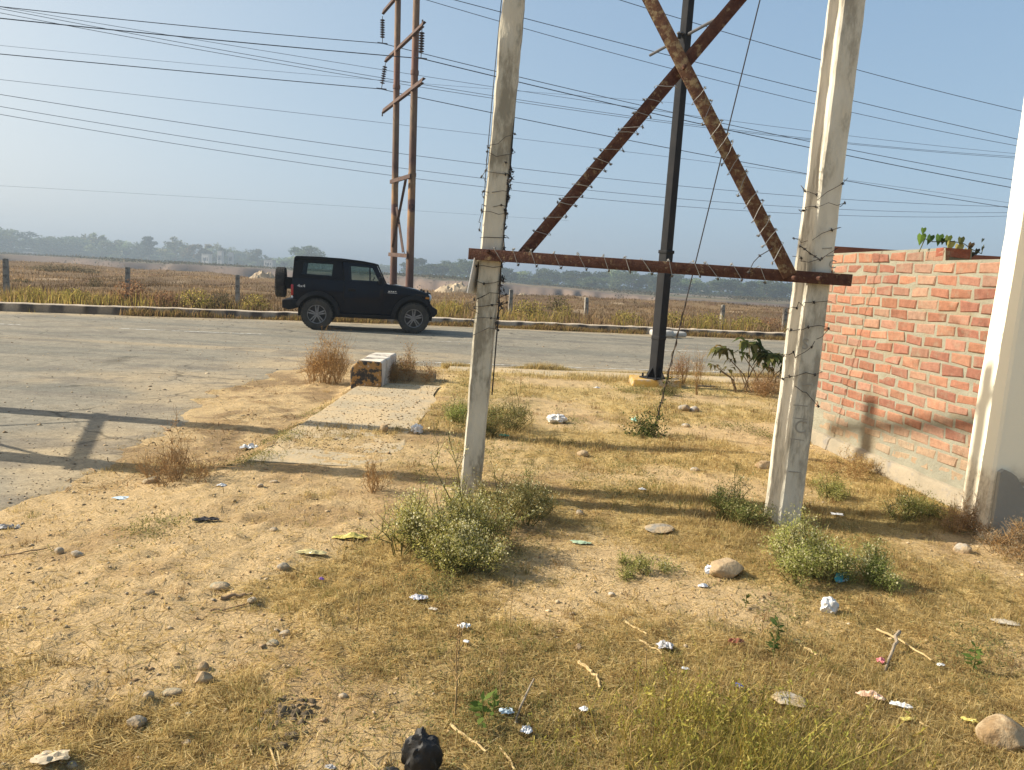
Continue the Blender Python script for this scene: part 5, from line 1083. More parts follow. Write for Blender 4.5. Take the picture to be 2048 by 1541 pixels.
bush('weed_bush', 'low green weed tuft in the lawn left of the brown rock', 'bush', 1290, 1150, 110, 40, [(0.290, 0.307, 0.094), (0.376, 0.342, 0.120)], 40, 2800, 0.0109, 60, seed=16)
bush('dry_bush', 'tall orange-brown dry bush on the left side of the parapet block', 'bush', 655, 768, 112, 108, DRY, 90, 3200, .020, 0, dry=True, seed=17)
bush('dry_bush', 'dark brown dry bush on the ledge to the right of the parapet block', 'bush', 815, 764, 100, 66, [(0.280, 0.168, 0.084), (0.210, 0.126, 0.070), (0.364, 0.224, 0.098), (0.238, 0.182, 0.070)], 80, 3000, .024, 0, dry=True, seed=18)
bush('dry_bush', 'leafless spreading twig bush on the dirt at the left, below the pole shadow', 'bush', 352, 965, 165, 98, DRY, 60, 260, .016, 0, dry=True, seed=19, stemc=(0.336, 0.217, 0.105))
bush('dry_bush', 'pinkish dry weed stems beside the lamp post plinth', 'bush', 1362, 770, 44, 78, [(0.462, 0.238, 0.140), (0.364, 0.182, 0.112)], 26, 420, .02, 0, dry=True, seed=20)
bush('dry_bush', 'thin tall dry weed between lamp post and mango-like shrub', 'bush', 1393, 790, 34, 90, [(0.420, 0.308, 0.126), (0.350, 0.280, 0.098)], 10, 200, .02, 0, dry=True, seed=22)
bush('dry_bush', 'brown dead brush heaped under the drooping green shrub', 'bush', 1530, 790, 125, 58, [(0.364, 0.238, 0.140), (0.280, 0.182, 0.112), (0.462, 0.336, 0.210)], 90, 1500, .026, 0, dry=True, seed=23)
bush('dry_bush', 'dark weeds tucked against the right side of the lamp post plinth', 'bush', 1344, 792, 46, 30, [(0.126, 0.112, 0.049), (0.196, 0.154, 0.070)], 24, 800, .022, 0, seed=24)
bush('dry_bush', 'low reddish dry weed patch left of the cream plastic sheet', 'bush', 745, 985, 90, 70, DRY, 24, 140, .012, 0, dry=True, seed=25)
# creeper at the foot of the stay wire
r = np.random.default_rng(26); s = Soup(); n = 900; Q = np.stack([r.normal(size=n)*.09-.06, r.normal(size=n)*.08, np.abs(r.normal(size=n))*.10], 1)+gp(1303, 872); n2 = 160; t = r.random(n2)**1.6*.30; Q = np.concatenate([Q, s0[None]+(s1-s0)[None]*t[:, None]*.55+r.normal(size=(n2, 3))*.025])
s.add(leaves(Q, r.uniform(.014, .036, len(Q)), .6, .3, r), np.repeat(pick([(.08, .11, .035), (.11, .13, .04), (.05, .06, .025), (.16, .14, .05)], len(Q), r), 4, 0)); s.build('foliage', VEG, vine)
# dry single stalks standing in the lawn
def stalk(px, pyb, pyt, label, seed, br=10, k=1.0, lean=0.0):
    r = np.random.default_rng(seed); P = gp(px, pyb); T = at_y(px, pyt, P[1]); h = T[2]-P[2]; s = Soup(); top = np.array([lean*h, 0, h]); pts = [np.zeros(3)+np.array([0, 0, -.02]), top*.35+r.normal(size=3)*.01*h, top*.7+r.normal(size=3)*.015*h, top]; c = (.36, .25, .12)
    s.add(poly_segs(pts, .0042*k, .0014*k, 5), c)
    for i in range(br):
        t = r.uniform(.35, .95); o = top*t; d = unit(np.array([r.normal()*.55, r.normal()*.5, .9])); L = h*r.uniform(.12, .34)*(1.15-t*.5); q = o+d*L; s.add(poly_segs([o, (o+q)/2+r.normal(size=3)*.006, q], .0022*k, .0009*k, 4), c)
        for j in range(3):
            u = o+(q-o)*r.uniform(.4, 1); v = u+unit(r.normal(size=3)+np.array([0, 0, .7]))*L*.3; s.add(poly_segs([u, v], .0013*k, .0007*k, 3), (.30, .19, .09))
    e = s.build('dry_stalk', TWIG); e.location = [float(v) for v in P]; tag(e, label, 'plant stalk')
stalk(910, 1434, 1250, 'branched dry seedling stalk standing at the bottom left of centre', 1, 16)
stalk(999, 1410, 1290, 'smaller dry branched stalk right of the bigger seedling stalk', 2, 10, .7)
stalk(714, 1262, 1150, 'hair-thin dry stalk at the left edge of the lawn', 3, 6, .6, .03)
stalk(1020, 1262, 1150, 'thin upright dry stem in the pale lawn below the weed bush', 4, 3, .5)
stalk(1292, 1345, 1270, 'dark thin dry stem left of the crumpled foil', 5, 5, .7, -.05)
stalk(1258, 1510, 1390, 'dry stem at the left side of the yellow-green grass patch', 6, 5, .7)
stalk(1328, 868, 790, 'thin pinkish stem right of the creeper on the lawn', 7, 4, 1.1)
stalk(1040, 800, 735, 'thin dry stem by the footpath right of the left pole', 8, 5, 1.1)
# green seedlings
def seedling(px, py, n, size, label, seed, col=[(.10, .16, .04), (.14, .19, .05)]):
    r = np.random.default_rng(seed); P = gp(px, py); s = Soup(); h = size*2.2
    s.add(poly_segs([(0, 0, -.01), (.004, 0, h*.5), (0, .004, h)], .0025, .0015, 4), (.16, .17, .06)); Q = np.zeros((n, 3)); Q[:, 2] = r.uniform(.25, 1, n)*h; d = unit(np.stack([r.normal(size=n), r.normal(size=n), r.uniform(-.1, .6, n)], 1)); s.add(leaves(Q, r.uniform(.6, 1.1, n)*size, .45, .3, r, d), np.repeat(pick(col, n, r, .15), 4, 0))
    e = s.build('seedling', VEG); e.location = [float(v) for v in P]; tag(e, label, 'seedling')
seedling(962, 1462, 14, .05, 'bright green seedling beside the clear plastic scrap at bottom centre', 1)
seedling(984, 1440, 12, .045, 'second bright green seedling, just above the clear plastic scrap', 2)
seedling(1552, 1285, 16, .045, 'dark green seedling left of the pale stick', 3, [(.07, .11, .035), (.09, .13, .04)])
seedling(1545, 1320, 16, .04, 'dark green leafy seedling below the dark one by the pale stick', 4, [(.07, .11, .035), (.10, .13, .04)])
seedling(1945, 1345, 14, .05, 'lone green seedling near the right edge in the straw', 5)
seedling(1490, 1215, 10, .03, 'small olive seedling under the pale-flowered bush', 6, [(.14, .15, .05)])
# drooping broad-leaved shrub
r = np.random.default_rng(44); P = gp(1512, 783); e = thing('broadleaf_shrub', 'green shrub with long drooping leaves at the roadside right of the lamp post', 'shrub', P); st = Soup(); lf = Soup(); d = P[1]
heads = [(1444, 702, .17, 24), (1462, 722, .10, 10), (1499, 690, .20, 30), (1520, 712, .17, 22), (1484, 708, .12, 12), (1541, 715, .22, 36), (1531, 735, .14, 14), (1585, 722, .20, 30), (1572, 735, .12, 12), (1427, 730, .10, 8), (1455, 738, .09, 8), (1440, 742, .07, 5)]
for (px, py, R, n) in heads:
    H_ = at_y(px, py, d+r.normal()*.15)-P; b0 = np.array([r.normal()*.12+(H_[0])*.25, r.normal()*.1, -.02]); mid = b0*.5+H_*.5+np.array([-H_[0]*.12, 0, .03]); st.add(poly_segs([b0, mid, H_], .012, .006, 5), (.20, .15, .09))
    a = r.uniform(0, 2*PI, n); dn = r.uniform(.2, 1.4, n); o = H_[None]+r.normal(size=(n, 3))*.02
    L = r.uniform(.65, 1.15, n)*R*1.5; out = np.stack([np.cos(a), np.sin(a), .55-dn*.35], 1); p1 = o+unit(out)*(L*.5)[:, None]; p2 = p1+unit(out*np.array([.55, .55, 0])+np.stack([a*0, a*0, -dn], 1))*(L*.62)[:, None]
    q = np.cross(unit(p2-o), np.array([0, 0, 1.0])); q = unit(q)*(L*.17)[:, None]
    V = np.stack([o, p1-q, p1+q, p2], 1).reshape(-1, 3); i = np.arange(n)[:, None]*4; c = pick([(.085, .115, .035), (.13, .155, .05), (.06, .085, .03), (.20, .19, .07)] if px > 1470 else [(.17, .15, .05), (.12, .13, .045), (.22, .15, .06)], n, r, .2)
    lf = Soup(); lf.add((V, np.concatenate([i+[0, 1, 2], i+[1, 3, 2]], 0)), np.repeat(c, 4, 0)); lf.build('leaf_cluster', VEG, e)
st.build('stem', TWIG, e)
# heart-leaved climber along the top of the brick wall
e = thing('climbing_plant', 'row of heart-shaped green leaves of a climber along the brick wall top', 'climbing plant'); st = Soup(); lf = Soup(); yv = 6.25; pts = [at_y(*p, yv-.0012*(p[0]-1840)) for p in [(1838, 505), (1850, 478), (1866, 484), (1890, 484), (1905, 483), (1928, 488), (1945, 500), (1963, 508), (1968, 490)]]
st.add(poly_segs(pts, .004, .003, 5), (.12, .12, .05)); st.build('stem', TWIG, e)
for k, (px, py, s_, c) in enumerate([(1847, 461, .055, (.10, .17, .04)), (1843, 474, .085, (.16, .26, .05)), (1862, 476, .075, (.06, .11, .035)), (1879, 475, .085, (.09, .16, .04)), (1886, 482, .05, (.05, .08, .03)), (1897, 477, .075, (.13, .17, .05)), (1902, 488, .08, (.42, .40, .13)), (1922, 480, .07, (.09, .10, .04)), (1918, 494, .085, (.44, .40, .14)), (1943, 491, .065, (.10, .07, .04)), (1935, 503, .075, (.45, .40, .16)), (1955, 503, .05, (.05, .05, .04)), (1948, 509, .04, (.05, .05, .04)), (1966, 482, .03, (.09, .11, .10)), (1966, 498, .03, (.05, .06, .05))]):
    o = at_y(px, py-4, yv-.0012*(px-1840)); rr = random.uniform(-.4, .4); th = math.radians(90+random.uniform(-50, 50)); u = np.array([math.cos(rr), .35*math.sin(th), .2*math.sin(rr)]); u /= np.linalg.norm(u); v = np.array([.25*math.sin(rr*2), .25, -1]); v /= np.linalg.norm(v)
    prof = [(0, .0), (.32, -.16), (.52, .08), (.42, .42), (.20, .72), (0, 1.05), (-.20, .72), (-.42, .42), (-.52, .08), (-.32, -.16)]; V = np.array([o+u*a*s_+v*b*s_+np.array([0, -.25*abs(a)*s_, 0]) for a, b in prof]+[o+v*.3*s_]); F = np.array([(10, i, (i+1) % 10) for i in range(10)]); lf = Soup(); lf.add((V, F), np.array(c)); lf.build('leaf', VEG, e)
# ================================================================ stones, litter, sticks
def smat(c, c2=None): c = tuple(v*.82 for v in c); return pmat('stone', c, tuple(v*.62 for v in c), 14, .95, .8, 50, c3=(.40, .30, .18), t3=.48, s3=9)
SM = {'grey': smat((.33, .30, .245)), 'pale': smat((.46, .41, .33)), 'buff': smat((.46, .33, .19)), 'dark': smat((.25, .225, .185)), 'olive': smat((.36, .33, .23)), 'brown': smat((.34, .225, .115)), 'white': smat((.56, .52, .45))}
def stone(px, py, wpx, label, m='grey', asp=(1, .75, .55), rz=0, seed=None, sink=.42, facet=0, name='stone'):
    facet = facet or int(px*7+py) % 3 == 0
    seed = seed or int(px*3+py); r = np.random.default_rng(seed); P = gp(px, py); w = wpx/FOC*depth(P)/2
    bm = bmesh.new(); bmesh.ops.create_icosphere(bm, subdivisions=4 if wpx > 30 else 3, radius=1)
    pl = [(Vector(r.normal(size=3)).normalized(), r.uniform(.72, .95)) for _ in range(7 if not facet else 13)]
    for v in bm.verts:
        c = v.co.normalized(); k = 1+.22*(float(vnoise(c.x*1.7+seed, c.y*1.7+c.z*1.3, 1))-.5)+.10*(float(vnoise(c.x*5+c.z*3, c.y*5+seed, 2))-.5)
        q = c*k
        for nn, dd in pl:
            t = q.dot(nn)
            if t > dd: q = q-nn*(t-dd)*.85
        v.co = Vector((q.x*w*asp[0], q.y*w*asp[1], q.z*w*asp[2]))
    me = bpy.data.meshes.new(name); bm.to_mesh(me); bm.free(); me.materials.append(SM[m]); me.polygons.foreach_set('use_smooth', [True]*len(me.polygons)); me.set_sharp_from_angle(angle=math.radians(32 if facet else 60))
    o = bpy.data.objects.new(name, me); link(o); o.location = (P[0], P[1], P[2]+w*asp[2]*(1-sink*1.4)); o.rotation_euler = (r.normal()*.08, r.normal()*.08, rz); tag(o, label, 'stone')
stone(567, 1138, 27, 'grey rounded stone on the sandy path left of the yellow plastic', 'grey', (1, .8, .62), .5)
stone(440, 1177, 42, 'smooth olive flat stone above the brown stick on the path', 'olive', (1, .7, .45), .1)
stone(345, 1390, 50, 'long smooth pale stone in the lower left', 'olive', (1, .5, .36), .05)
stone(297, 1394, 24, 'small dark grey stone left of the long smooth stone', 'dark', (1, .85, .7), .3)
stone(275, 1450, 40, 'dark grey egg-shaped stone in the lower left', 'dark', (1, .8, .6), .3)
stone(119, 1107, 18, 'pale stubby stone at the far left, left of its twin', 'pale', (1, .9, 1.0), .2)
stone(155, 1111, 26, 'pale flat stone at the far left, right of its twin', 'pale', (1, .7, .5), .1)
stone(548, 1062, 17, 'small grey pebble right of the black rag on the path', 'grey', (1, .8, .55))
stone(569, 1271, 24, 'pale rounded stone in the lower left below the stick', 'grey', (1, .8, .6), .4)
stone(545, 1288, 26, 'half buried grey stone just below left of a pale one', 'olive', (1, .7, .4), .1)
stone(1166, 911, 24, 'pale domed stone in the lawn behind the left bush', 'buff', (1, .8, .6))
stone(1368, 821, 26, 'grey angular chunk beside a pale one behind the stay wire', 'grey', (1, .8, .7), .2, facet=1)
stone(1388, 824, 24, 'pale yellowish chunk beside the grey one behind the stay wire', 'white', (1, .8, .7), .7, facet=1)
stone(1372, 854, 20, 'small pale stone on the lawn below the two chunks', 'white', (1, .7, .5))
stone(1452, 1150, 72, 'brown angular rock with a white wrapper against its left side', 'buff', (1, .75, .62), .2, facet=1, sink=.3)
stone(1926, 1105, 36, 'round grey stone on the ground before the grey foot', 'pale', (1, .85, .72))
stone(2004, 1486, 108, 'large buff boulder at the lower right corner', 'brown', (1, .75, .66), .1, sink=.35, facet=1)
stone(1580, 1408, 76, 'flat pale lobed stone in the grass at lower right', 'pale', (1, .95, .22), .5, sink=.1)
stone(1318, 1062, 62, 'flat grey slab set in the lawn left of the dark bush', 'grey', (1, .8, .16), .2, sink=.0)
stone(768, 866, 17, 'upright buff brick bit on the slab left of the wrapper', 'buff', (1, .9, 1.15), .2, facet=1, sink=.0)
stone(520, 974, 13, 'tiny pale pebble near the slab edge', 'pale', (1, .9, .8))
stone(548, 966, 20, 'small flat grey pebble by the tiny pale one at the slab edge', 'grey', (1, .6, .4))
stone(303, 968, 36, 'grey-brown stone under the leafless twig bush', 'olive', (1, .7, .6), facet=1)
stone(505, 1203, 22, 'pale rounded stone touching the end of the brown stick', 'pale', (1, .7, .55), .8)
stone(300, 1188, 24, 'brown stone on the path at left centre', 'brown', (1, .75, .6))
stone(406, 1338, 22, 'upper brown clod of a pair in the lower left', 'brown', (1, .9, .9), name='clod')
stone(408, 1362, 36, 'broken brown clod of earth under a smaller one in the lower left', 'brown', (1, .8, .8), .3, facet=1, name='clod')
stone(375, 1432, 24, 'flat grey pebble below the long smooth stone', 'olive', (1, .7, .35))
stone(352, 1412, 20, 'pale pebble just under the long smooth stone', 'pale', (1, .8, .45))
stone(686, 1395, 18, 'pale stone in the straw right of the dark dung', 'pale', (1, .9, .7))
stone(1157, 1300, 14, 'small tan upright stone in the lawn at bottom centre', 'buff', (1, .8, 1.3))
stone(1223, 1192, 15, 'small pale pebble in the lawn right of centre', 'white', (1, .8, .7))
stone(373, 1489, 22, 'pale pebble near the bottom left', 'pale', (1, .8, .6))
stone(144, 1535, 22, 'grey stone holding down the crumpled paper', 'dark', (1, .8, .8))
stone(1390, 942, 20, 'pale pebble in the bare soil right of the stay wire', 'pale', (1, .8, .5))
stone(1160, 1030, 18, 'dark charred lump in the shadow right of the left bush', 'dark', (1, .9, .8), facet=1)
stone(1527, 938, 34, 'brown clod of earth close to the right concrete pole', 'brown', (1, .8, .7), facet=1, name='clod')
# dung
dung = pmat('dark_dung', (.10, .075, .045), (.17, .125, .075), 25, .95, .8, 90)
for px, py, w, lab in ((588, 1412, 74, 'dark dung patch with straw, upper of the two at lower left'), (560, 1450, 120, 'wide broken dark dung patch at lower left')):
    P = gp(px, py); d = depth(P); R = w/FOC*d/2; r = np.random.default_rng(px); m = MB()
    for k in range(26):
        a = r.uniform(0, 6.28); q = r.random()**.5*R; s_ = r.uniform(.1, .26)*R*.8; m.lathe([(0, s_*.6), (s_*.7, s_*.35), (s_, 0), (s_*.8, -s_*.2)], 7, Matrix.Translation((math.cos(a)*q, math.sin(a)*q*1.2, float(gz(P[0]+math.cos(a)*q, P[1]+math.sin(a)*q*1.2)-P[2])+.004)) @ Matrix.Rotation(r.uniform(-.4, .4), 4, 'X'))
    o = m.build('dung', dung, None, noise=.012, nscale=60); o.location = [float(v) for v in P]; tag(o, lab, 'dung')
# litter: crumpled sheets
def lmat(c, rough=.45, spec=.4, c2=None, c3=None):
    return pmat('litter', c, c2 or tuple(v*.8 for v in c), 25, rough, .3, 60, c3=c3, t3=.56, s3=18, spec=spec)
LM = {'white': lmat((.70, .69, .66)), 'blue_white': lmat((.62, .66, .72), c3=(.28, .36, .50)), 'pale_blue': lmat((.50, .60, .66)), 'grey': lmat((.33, .32, .31), .7), 'black': lmat((.020, .019, .018), .6, .35), 'black_rag': lmat((.05, .045, .045), .8), 'yellow': lmat((.66, .56, .16), .35), 'pale_yellow': lmat((.66, .56, .27), .35), 'purple': lmat((.22, .10, .38), .4), 'silver': lmat((.62, .61, .64), .25, .8, c3=(.30, .27, .42)), 'foil': lmat((.46, .44, .43), .25, .8, c3=(.16, .13, .14)), 'clear': lmat((.60, .62, .64), .2, .7), 'teal': lmat((.04, .32, .33), .4, .4, c2=(.10, .36, .55), c3=(.62, .66, .62)), 'blue': lmat((.05, .09, .36), .4, .4, c3=(.6, .62, .66)), 'pink': lmat((.62, .38, .26), .4, .4, c2=(.66, .50, .38)), 'green': lmat((.36, .46, .30), .5), 'mint': lmat((.42, .66, .50), .5), 'deep_green': lmat((.08, .26, .15), .5), 'red_brown': lmat((.30, .10, .06), .7), 'rose': lmat((.60, .18, .20), .5), 'paper': lmat((.52, .42, .28), .9), 'card': lmat((.46, .40, .30), .9)}
def crumple(px, py, w, hpx, m, label, cat, name='wrapper', amp=.35, seed=None, rz=None, thick=.0012, lift=.0, asp=None):
    lift = lift or .016*float(dry_mask(*[np.array(v) for v in gp(px, py)[:2]]))
    # a sheet, wrinkled by ridged noise; hpx = visible height in the picture
    seed = seed or int(px*5+py*3); r = np.random.default_rng(seed); P = gp(px, py); d = depth(P); W = w/FOC*d; Hh = hpx/FOC*d; n = 10
    g_ = np.linspace(-1, 1, n); X, Y = np.meshgrid(g_, g_); a_ = asp or min(1.0, max(.35, 1.6*hpx/w))
    rag = 1-.38*(vnoise(np.arctan2(Y, X)*2.2+seed, X*0+seed)); X2 = X*rag*(1-.16*Y*Y); Y2 = Y*rag*(1-.16*X*X)
    Z = np.abs(vnoise(X*2.1+seed, Y*2.1, 3)-.5)*2+.5*np.abs(vnoise(X*5+seed, Y*5, 4)-.5)*2
    Z = (Z*amp*(1.1-.7*np.maximum(abs(X), abs(Y))))*max(Hh, .3*W)*1.1
    Xs = X2*W/2*(1-.25*amp*vnoise(X*3, Y*3+seed, 7)); Ys = Y2*W/2*a_
    i = (np.arange(n-1)[:, None]*n+np.arange(n-1)[None, :]).ravel()[:, None]; F = i+np.array([0, 1, n+1, n])
    V = np.stack([Xs.ravel(), Ys.ravel(), Z.ravel()+.003+lift], 1); top = V; bot = V-np.array([0, 0, thick]); VV = np.concatenate([top, bot]); FF = [tuple(f) for f in F]+[tuple(f[::-1]+n*n) for f in F]
    e_ = list(range(n))+[n*k+n-1 for k in range(1, n)]+[n*(n-1)+k for k in range(n-2, -1, -1)]+[n*k for k in range(n-2, 0, -1)]
    for a, b in zip(e_, e_[1:]+e_[:1]): FF.append((b, a, a+n*n, b+n*n))
    mb = MB(); mb.add(VV, FF); o = mb.build(name, LM[m], None, smooth=14); o.location = [float(v) for v in P]; o.rotation_euler = (0, 0, r.uniform(-.4, .4) if rz is None else rz); tag(o, label, cat); return o
def ball(px, py, w, m, label, cat, name='plastic_bag', asp=(1, .8, .8), seed=None, k=.5):
    seed = seed or int(px+py); P = gp(px, py); w = w/FOC*depth(P)/2; bm = bmesh.new(); bmesh.ops.create_icosphere(bm, subdivisions=4, radius=1)
    for v in bm.verts:
        c = v.co.copy(); q = 1-k*abs(float(vnoise(c.x*2.2+seed, c.y*2.2+c.z*2, 3))-.5)*2+k*.5*abs(float(vnoise(c.x*5+c.z*4, c.y*5-c.z*3+seed, 4))-.5)+k*.25*abs(float(vnoise(c.x*11-c.z*7, c.y*11+seed, 6))-.5)
        v.co = Vector((c.x*asp[0], c.y*asp[1], c.z*asp[2]))*q*w
    me = bpy.data.meshes.new(name); bm.to_mesh(me); bm.free(); me.materials.append(LM[m]); me.polygons.foreach_set('use_smooth', [True]*len(me.polygons)); me.set_sharp_from_angle(angle=math.radians(30)); o = bpy.data.objects.new(name, me); link(o); o.location = (P[0], P[1], P[2]+w*asp[2]*.72); tag(o, label, cat); return o
crumple(805, 863, 34, 10, 'blue_white', 'blue-white wrapper lying between a buff brick bit and a crumpled cup', 'wrapper', amp=.25)
ball(834, 867, 25, 'white', 'crumpled white plastic cup on the slab right of the blue-white wrapper', 'cup', 'plastic_cup', (1, .8, .9))
ball(1114, 846, 38, 'white', 'crumpled white plastic bag behind the left concrete pole', 'bag', 'plastic_bag', (1.1, .8, .55), k=.5)
crumple(500, 897, 48, 18, 'white', 'white plastic rag in the grass at the left edge of the slab', 'bag', 'plastic_bag', amp=.6)
crumple(250, 998, 54, 14, 'pale_blue', 'flat pale blue plastic sheet by the twig bush at left', 'sheet', 'plastic_sheet', amp=.15, rz=.18)
crumple(443, 973, 22, 10, 'white', 'small white scrap below the twig bush', 'scrap', 'plastic_scrap', amp=.5)
crumple(412, 1042, 64, 15, 'black_rag', 'long black rag on the sandy path', 'rag', 'rag', amp=.5, rz=.35, asp=.28)
crumple(18, 1057, 56, 14, 'grey', 'grey rag at the far left edge', 'rag', 'rag', amp=.5, rz=.2, asp=.4)
crumple(697, 1078, 84, 16, 'yellow', 'yellow plastic strip on the path left of the weed bush', 'plastic', 'plastic_strip', amp=.35, rz=.2, asp=.35)
crumple(622, 1108, 72, 12, 'pale_yellow', 'pale yellow plastic piece on the path, left of the yellow strip', 'plastic', 'plastic_strip', amp=.3, rz=.05, asp=.35)
crumple(643, 1166, 15, 8, 'purple', 'tiny purple wrapper on the path', 'wrapper', amp=.6)
crumple(837, 1204, 42, 18, 'silver', 'silver and violet wrapper below the big weed bush', 'wrapper', amp=.35, rz=.3)
crumple(866, 1226, 24, 8, 'card', 'pale scrap of paper below the silver and violet wrapper', 'paper', 'paper_scrap', amp=.3)
crumple(928, 1262, 32, 16, 'white', 'crumpled white paper in the straw above the seedling stalk', 'paper', 'crumpled_paper', amp=.6)
crumple(932, 1291, 15, 10, 'white', 'tiny white scrap just below the crumpled white paper', 'scrap', 'plastic_scrap', amp=.3)
crumple(1331, 1302, 48, 22, 'foil', 'crumpled grey foil in the lawn at bottom right of centre', 'foil', 'crumpled_foil', amp=.6)
ball(1420, 1147, 24, 'blue_white', 'small white-blue crumpled wrapper against the brown rock', 'wrapper', 'wrapper', (1, .8, .9))
crumple(1406, 1174, 27, 12, 'clear', 'clear plastic scrap below the brown rock', 'scrap', 'plastic_scrap', amp=.5)
o = crumple(1680, 1166, 36, 12, 'teal', 'teal and white packet standing between the two right-hand weed bushes', 'packet', 'packet', amp=.12, rz=0, asp=.8); o.rotation_euler = (1.15, 0, .1); o.location.z += .035
o = ball(1656, 1226, 38, 'white', 'crumpled white bag in the lawn below the teal packet', 'bag', 'plastic_bag', (1, .7, 1.0), k=.45)
crumple(1673, 1034, 30, 10, 'white', 'flat white packet between right pole and brick wall', 'packet', 'packet', amp=.3)
crumple(1478, 1382, 18, 12, 'blue', 'small dark blue wrapper above the yellow-green grass', 'wrapper', amp=.5)
crumple(1742, 1402, 66, 22, 'pink', 'long peach-coloured plastic pouch at lower right', 'pouch', 'plastic_pouch', amp=.45, rz=-.4, asp=.38)
crumple(1800, 1420, 52, 14, 'white', 'white torn end of plastic right of the peach pouch', 'plastic', 'plastic_strip', amp=.4, rz=-.35, asp=.4)
crumple(1812, 1448, 32, 10, 'yellow', 'flat yellow scrap below the white torn plastic', 'scrap', 'plastic_scrap', amp=.3)
crumple(1940, 1452, 40, 14, 'yellow', 'yellow wrapper touching the large boulder', 'wrapper', amp=.5, rz=-.3, asp=.45)
crumple(1013, 1434, 36, 16, 'pale_blue', 'bluish clear plastic scrap at bottom centre', 'scrap', 'plastic_scrap', amp=.5)
crumple(1052, 1472, 30, 20, 'clear', 'clear torn plastic below the bluish scrap at bottom centre', 'scrap', 'plastic_scrap', amp=.5)
crumple(1168, 1430, 24, 12, 'white', 'small white curled scrap at bottom, left of the yellow-green grass', 'scrap', 'plastic_scrap', amp=.6)
crumple(1163, 1088, 56, 10, 'green', 'pale green plastic strip in the shadow right of the left bush', 'plastic', 'plastic_strip', amp=.25, rz=-.1, asp=.4)
crumple(1268, 846, 18, 16, 'mint', 'mint green scrap beside the creeper', 'scrap', 'plastic_scrap', amp=.6)
crumple(1008, 876, 26, 9, 'deep_green', 'green plastic scrap behind the left pole under the scrubby bush', 'scrap', 'plastic_scrap', amp=.5)
crumple(1194, 778, 20, 7, 'white', 'white scrap on the lawn by the footpath', 'scrap', 'plastic_scrap', amp=.4)
crumple(1470, 1292, 38, 12, 'red_brown', 'curled red-brown scrap in the lawn right of the foil', 'scrap', 'plastic_scrap', amp=.7)
crumple(1760, 1332, 20, 14, 'rose', 'pink scrap by the forked driftwood', 'scrap', 'plastic_scrap', amp=.6)
crumple(1880, 1338, 22, 8, 'white', 'white scrap at the end of the long straw-coloured stick', 'scrap', 'plastic_scrap', amp=.3)
crumple(105, 1520, 86, 34, 'paper', 'crumpled beige paper in the bottom left corner', 'paper', 'crumpled_paper', amp=.3, rz=.2)
crumple(2015, 1250, 66, 18, 'card', 'weathered flat cardboard at the right edge', 'cardboard', 'cardboard', amp=.15, rz=-.3)
crumple(1285, 984, 18, 8, 'white', 'small pale scrap in the grass left of the dark bush by the right pole', 'scrap', 'plastic_scrap', amp=.4)
crumple(1370, 1346, 18, 8, 'clear', 'faint clear scrap right of the foil', 'scrap', 'plastic_scrap', amp=.4)
crumple(660, 1538, 28, 12, 'grey', 'dark grey scrap at the bottom edge left of the black lump', 'scrap', 'plastic_scrap', amp=.5)
ball(842, 1552, 96, 'black', 'black crumpled plastic bag at the bottom edge', 'bag', 'plastic_bag', (.85, .7, 1.2), k=.34)
ball(783, 1558, 40, 'black', 'small black lump of plastic left of the black bag at the bottom edge', 'bag', 'plastic_bag', (1, .8, .7), k=.4)
# sacks on the far kerb
sack = pmat('white_sack', (.48, .46, .42), (.38, .35, .30), 8, .8, .4, 60)
for px, py, w, lab in ((1322, 679, 44, 'white filled sack lying at the far kerb, behind the lamp post'), (1352, 679, 34, 'smaller white filled sack at the far kerb, right of the other sack')):
    P = gp(px, py); d = depth(P); W = w/FOC*d; m = MB(); m.box((0, 0, W*.15), (W, W*.6, W*.30)); o = m.build('sack', sack, None, bevel=W*.13, seg=3, noise=.09, nscale=4); o.location = (P[0], P[1], .02); tag(o, lab, 'sack')
# sticks
bark = pmat('dry_stick_bark', (.22, .14, .08), (.32, .22, .12), 20, .9, .5, 80); palew = pmat('pale_stick', (.52, .40, .20), (.42, .30, .14), 20, .85, .3, 80); grw = pmat('weathered_wood', (.34, .27, .19), (.24, .19, .13), 18, .9, .5, 80)
def stick(pts, wpx, m, label, name='stick', lift=.008, taper=.6, z=None):
    Q = [gp(*p) for p in pts]
    if z: Q = [q+np.array([0, 0, h]) for q, h in zip(Q, z)]
    R = wpx/2/FOC*depth(Q[0]); b0 = Q[0].copy(); Pp = []
    for a, b in zip(Q[:-1], Q[1:]):
        for t in np.linspace(0, 1, 5)[:-1]: Pp.append(a+(b-a)*t+rng.normal(size=3)*R*.35)
    Pp.append(Q[-1]); mb = MB(); mb.tube([p-b0+np.array([0, 0, lift]) for p in Pp], list(np.linspace(R, R*taper, len(Pp))), 7); o = mb.build(name, m, None); o.location = [float(v) for v in b0]; tag(o, label, 'stick'); return o
stick([(442, 1200), (470, 1196), (505, 1192)], 9, bark, 'short thick brown stick below the olive stone on the path', lift=.012)
stick([(420, 1224), (455, 1222), (495, 1210)], 4, bark, 'thin curved twig below the thick brown stick')
stick([(1156, 1330), (1180, 1348), (1193, 1358), (1200, 1382)], 8, palew, 'crooked pale root in the lawn at bottom centre', lift=.012)
stick([(1588, 1287), (1610, 1300), (1634, 1316)], 9, palew, 'pale stick right of the dark seedlings', lift=.012)
stick([(1796, 1290), (1788, 1305), (1770, 1345)], 8, grw, 'thick weathered branch leaning out of the straw at right', z=[.06, .03, .0])
stick([(1752, 1266), (1800, 1290), (1862, 1330)], 5, palew, 'long straw-coloured stick passing behind the weathered branch', lift=.02)
stick([(900, 1456), (935, 1482), (972, 1511)], 7, palew, 'thick straw-coloured stalk at the bottom, right of the black bag', lift=.012)
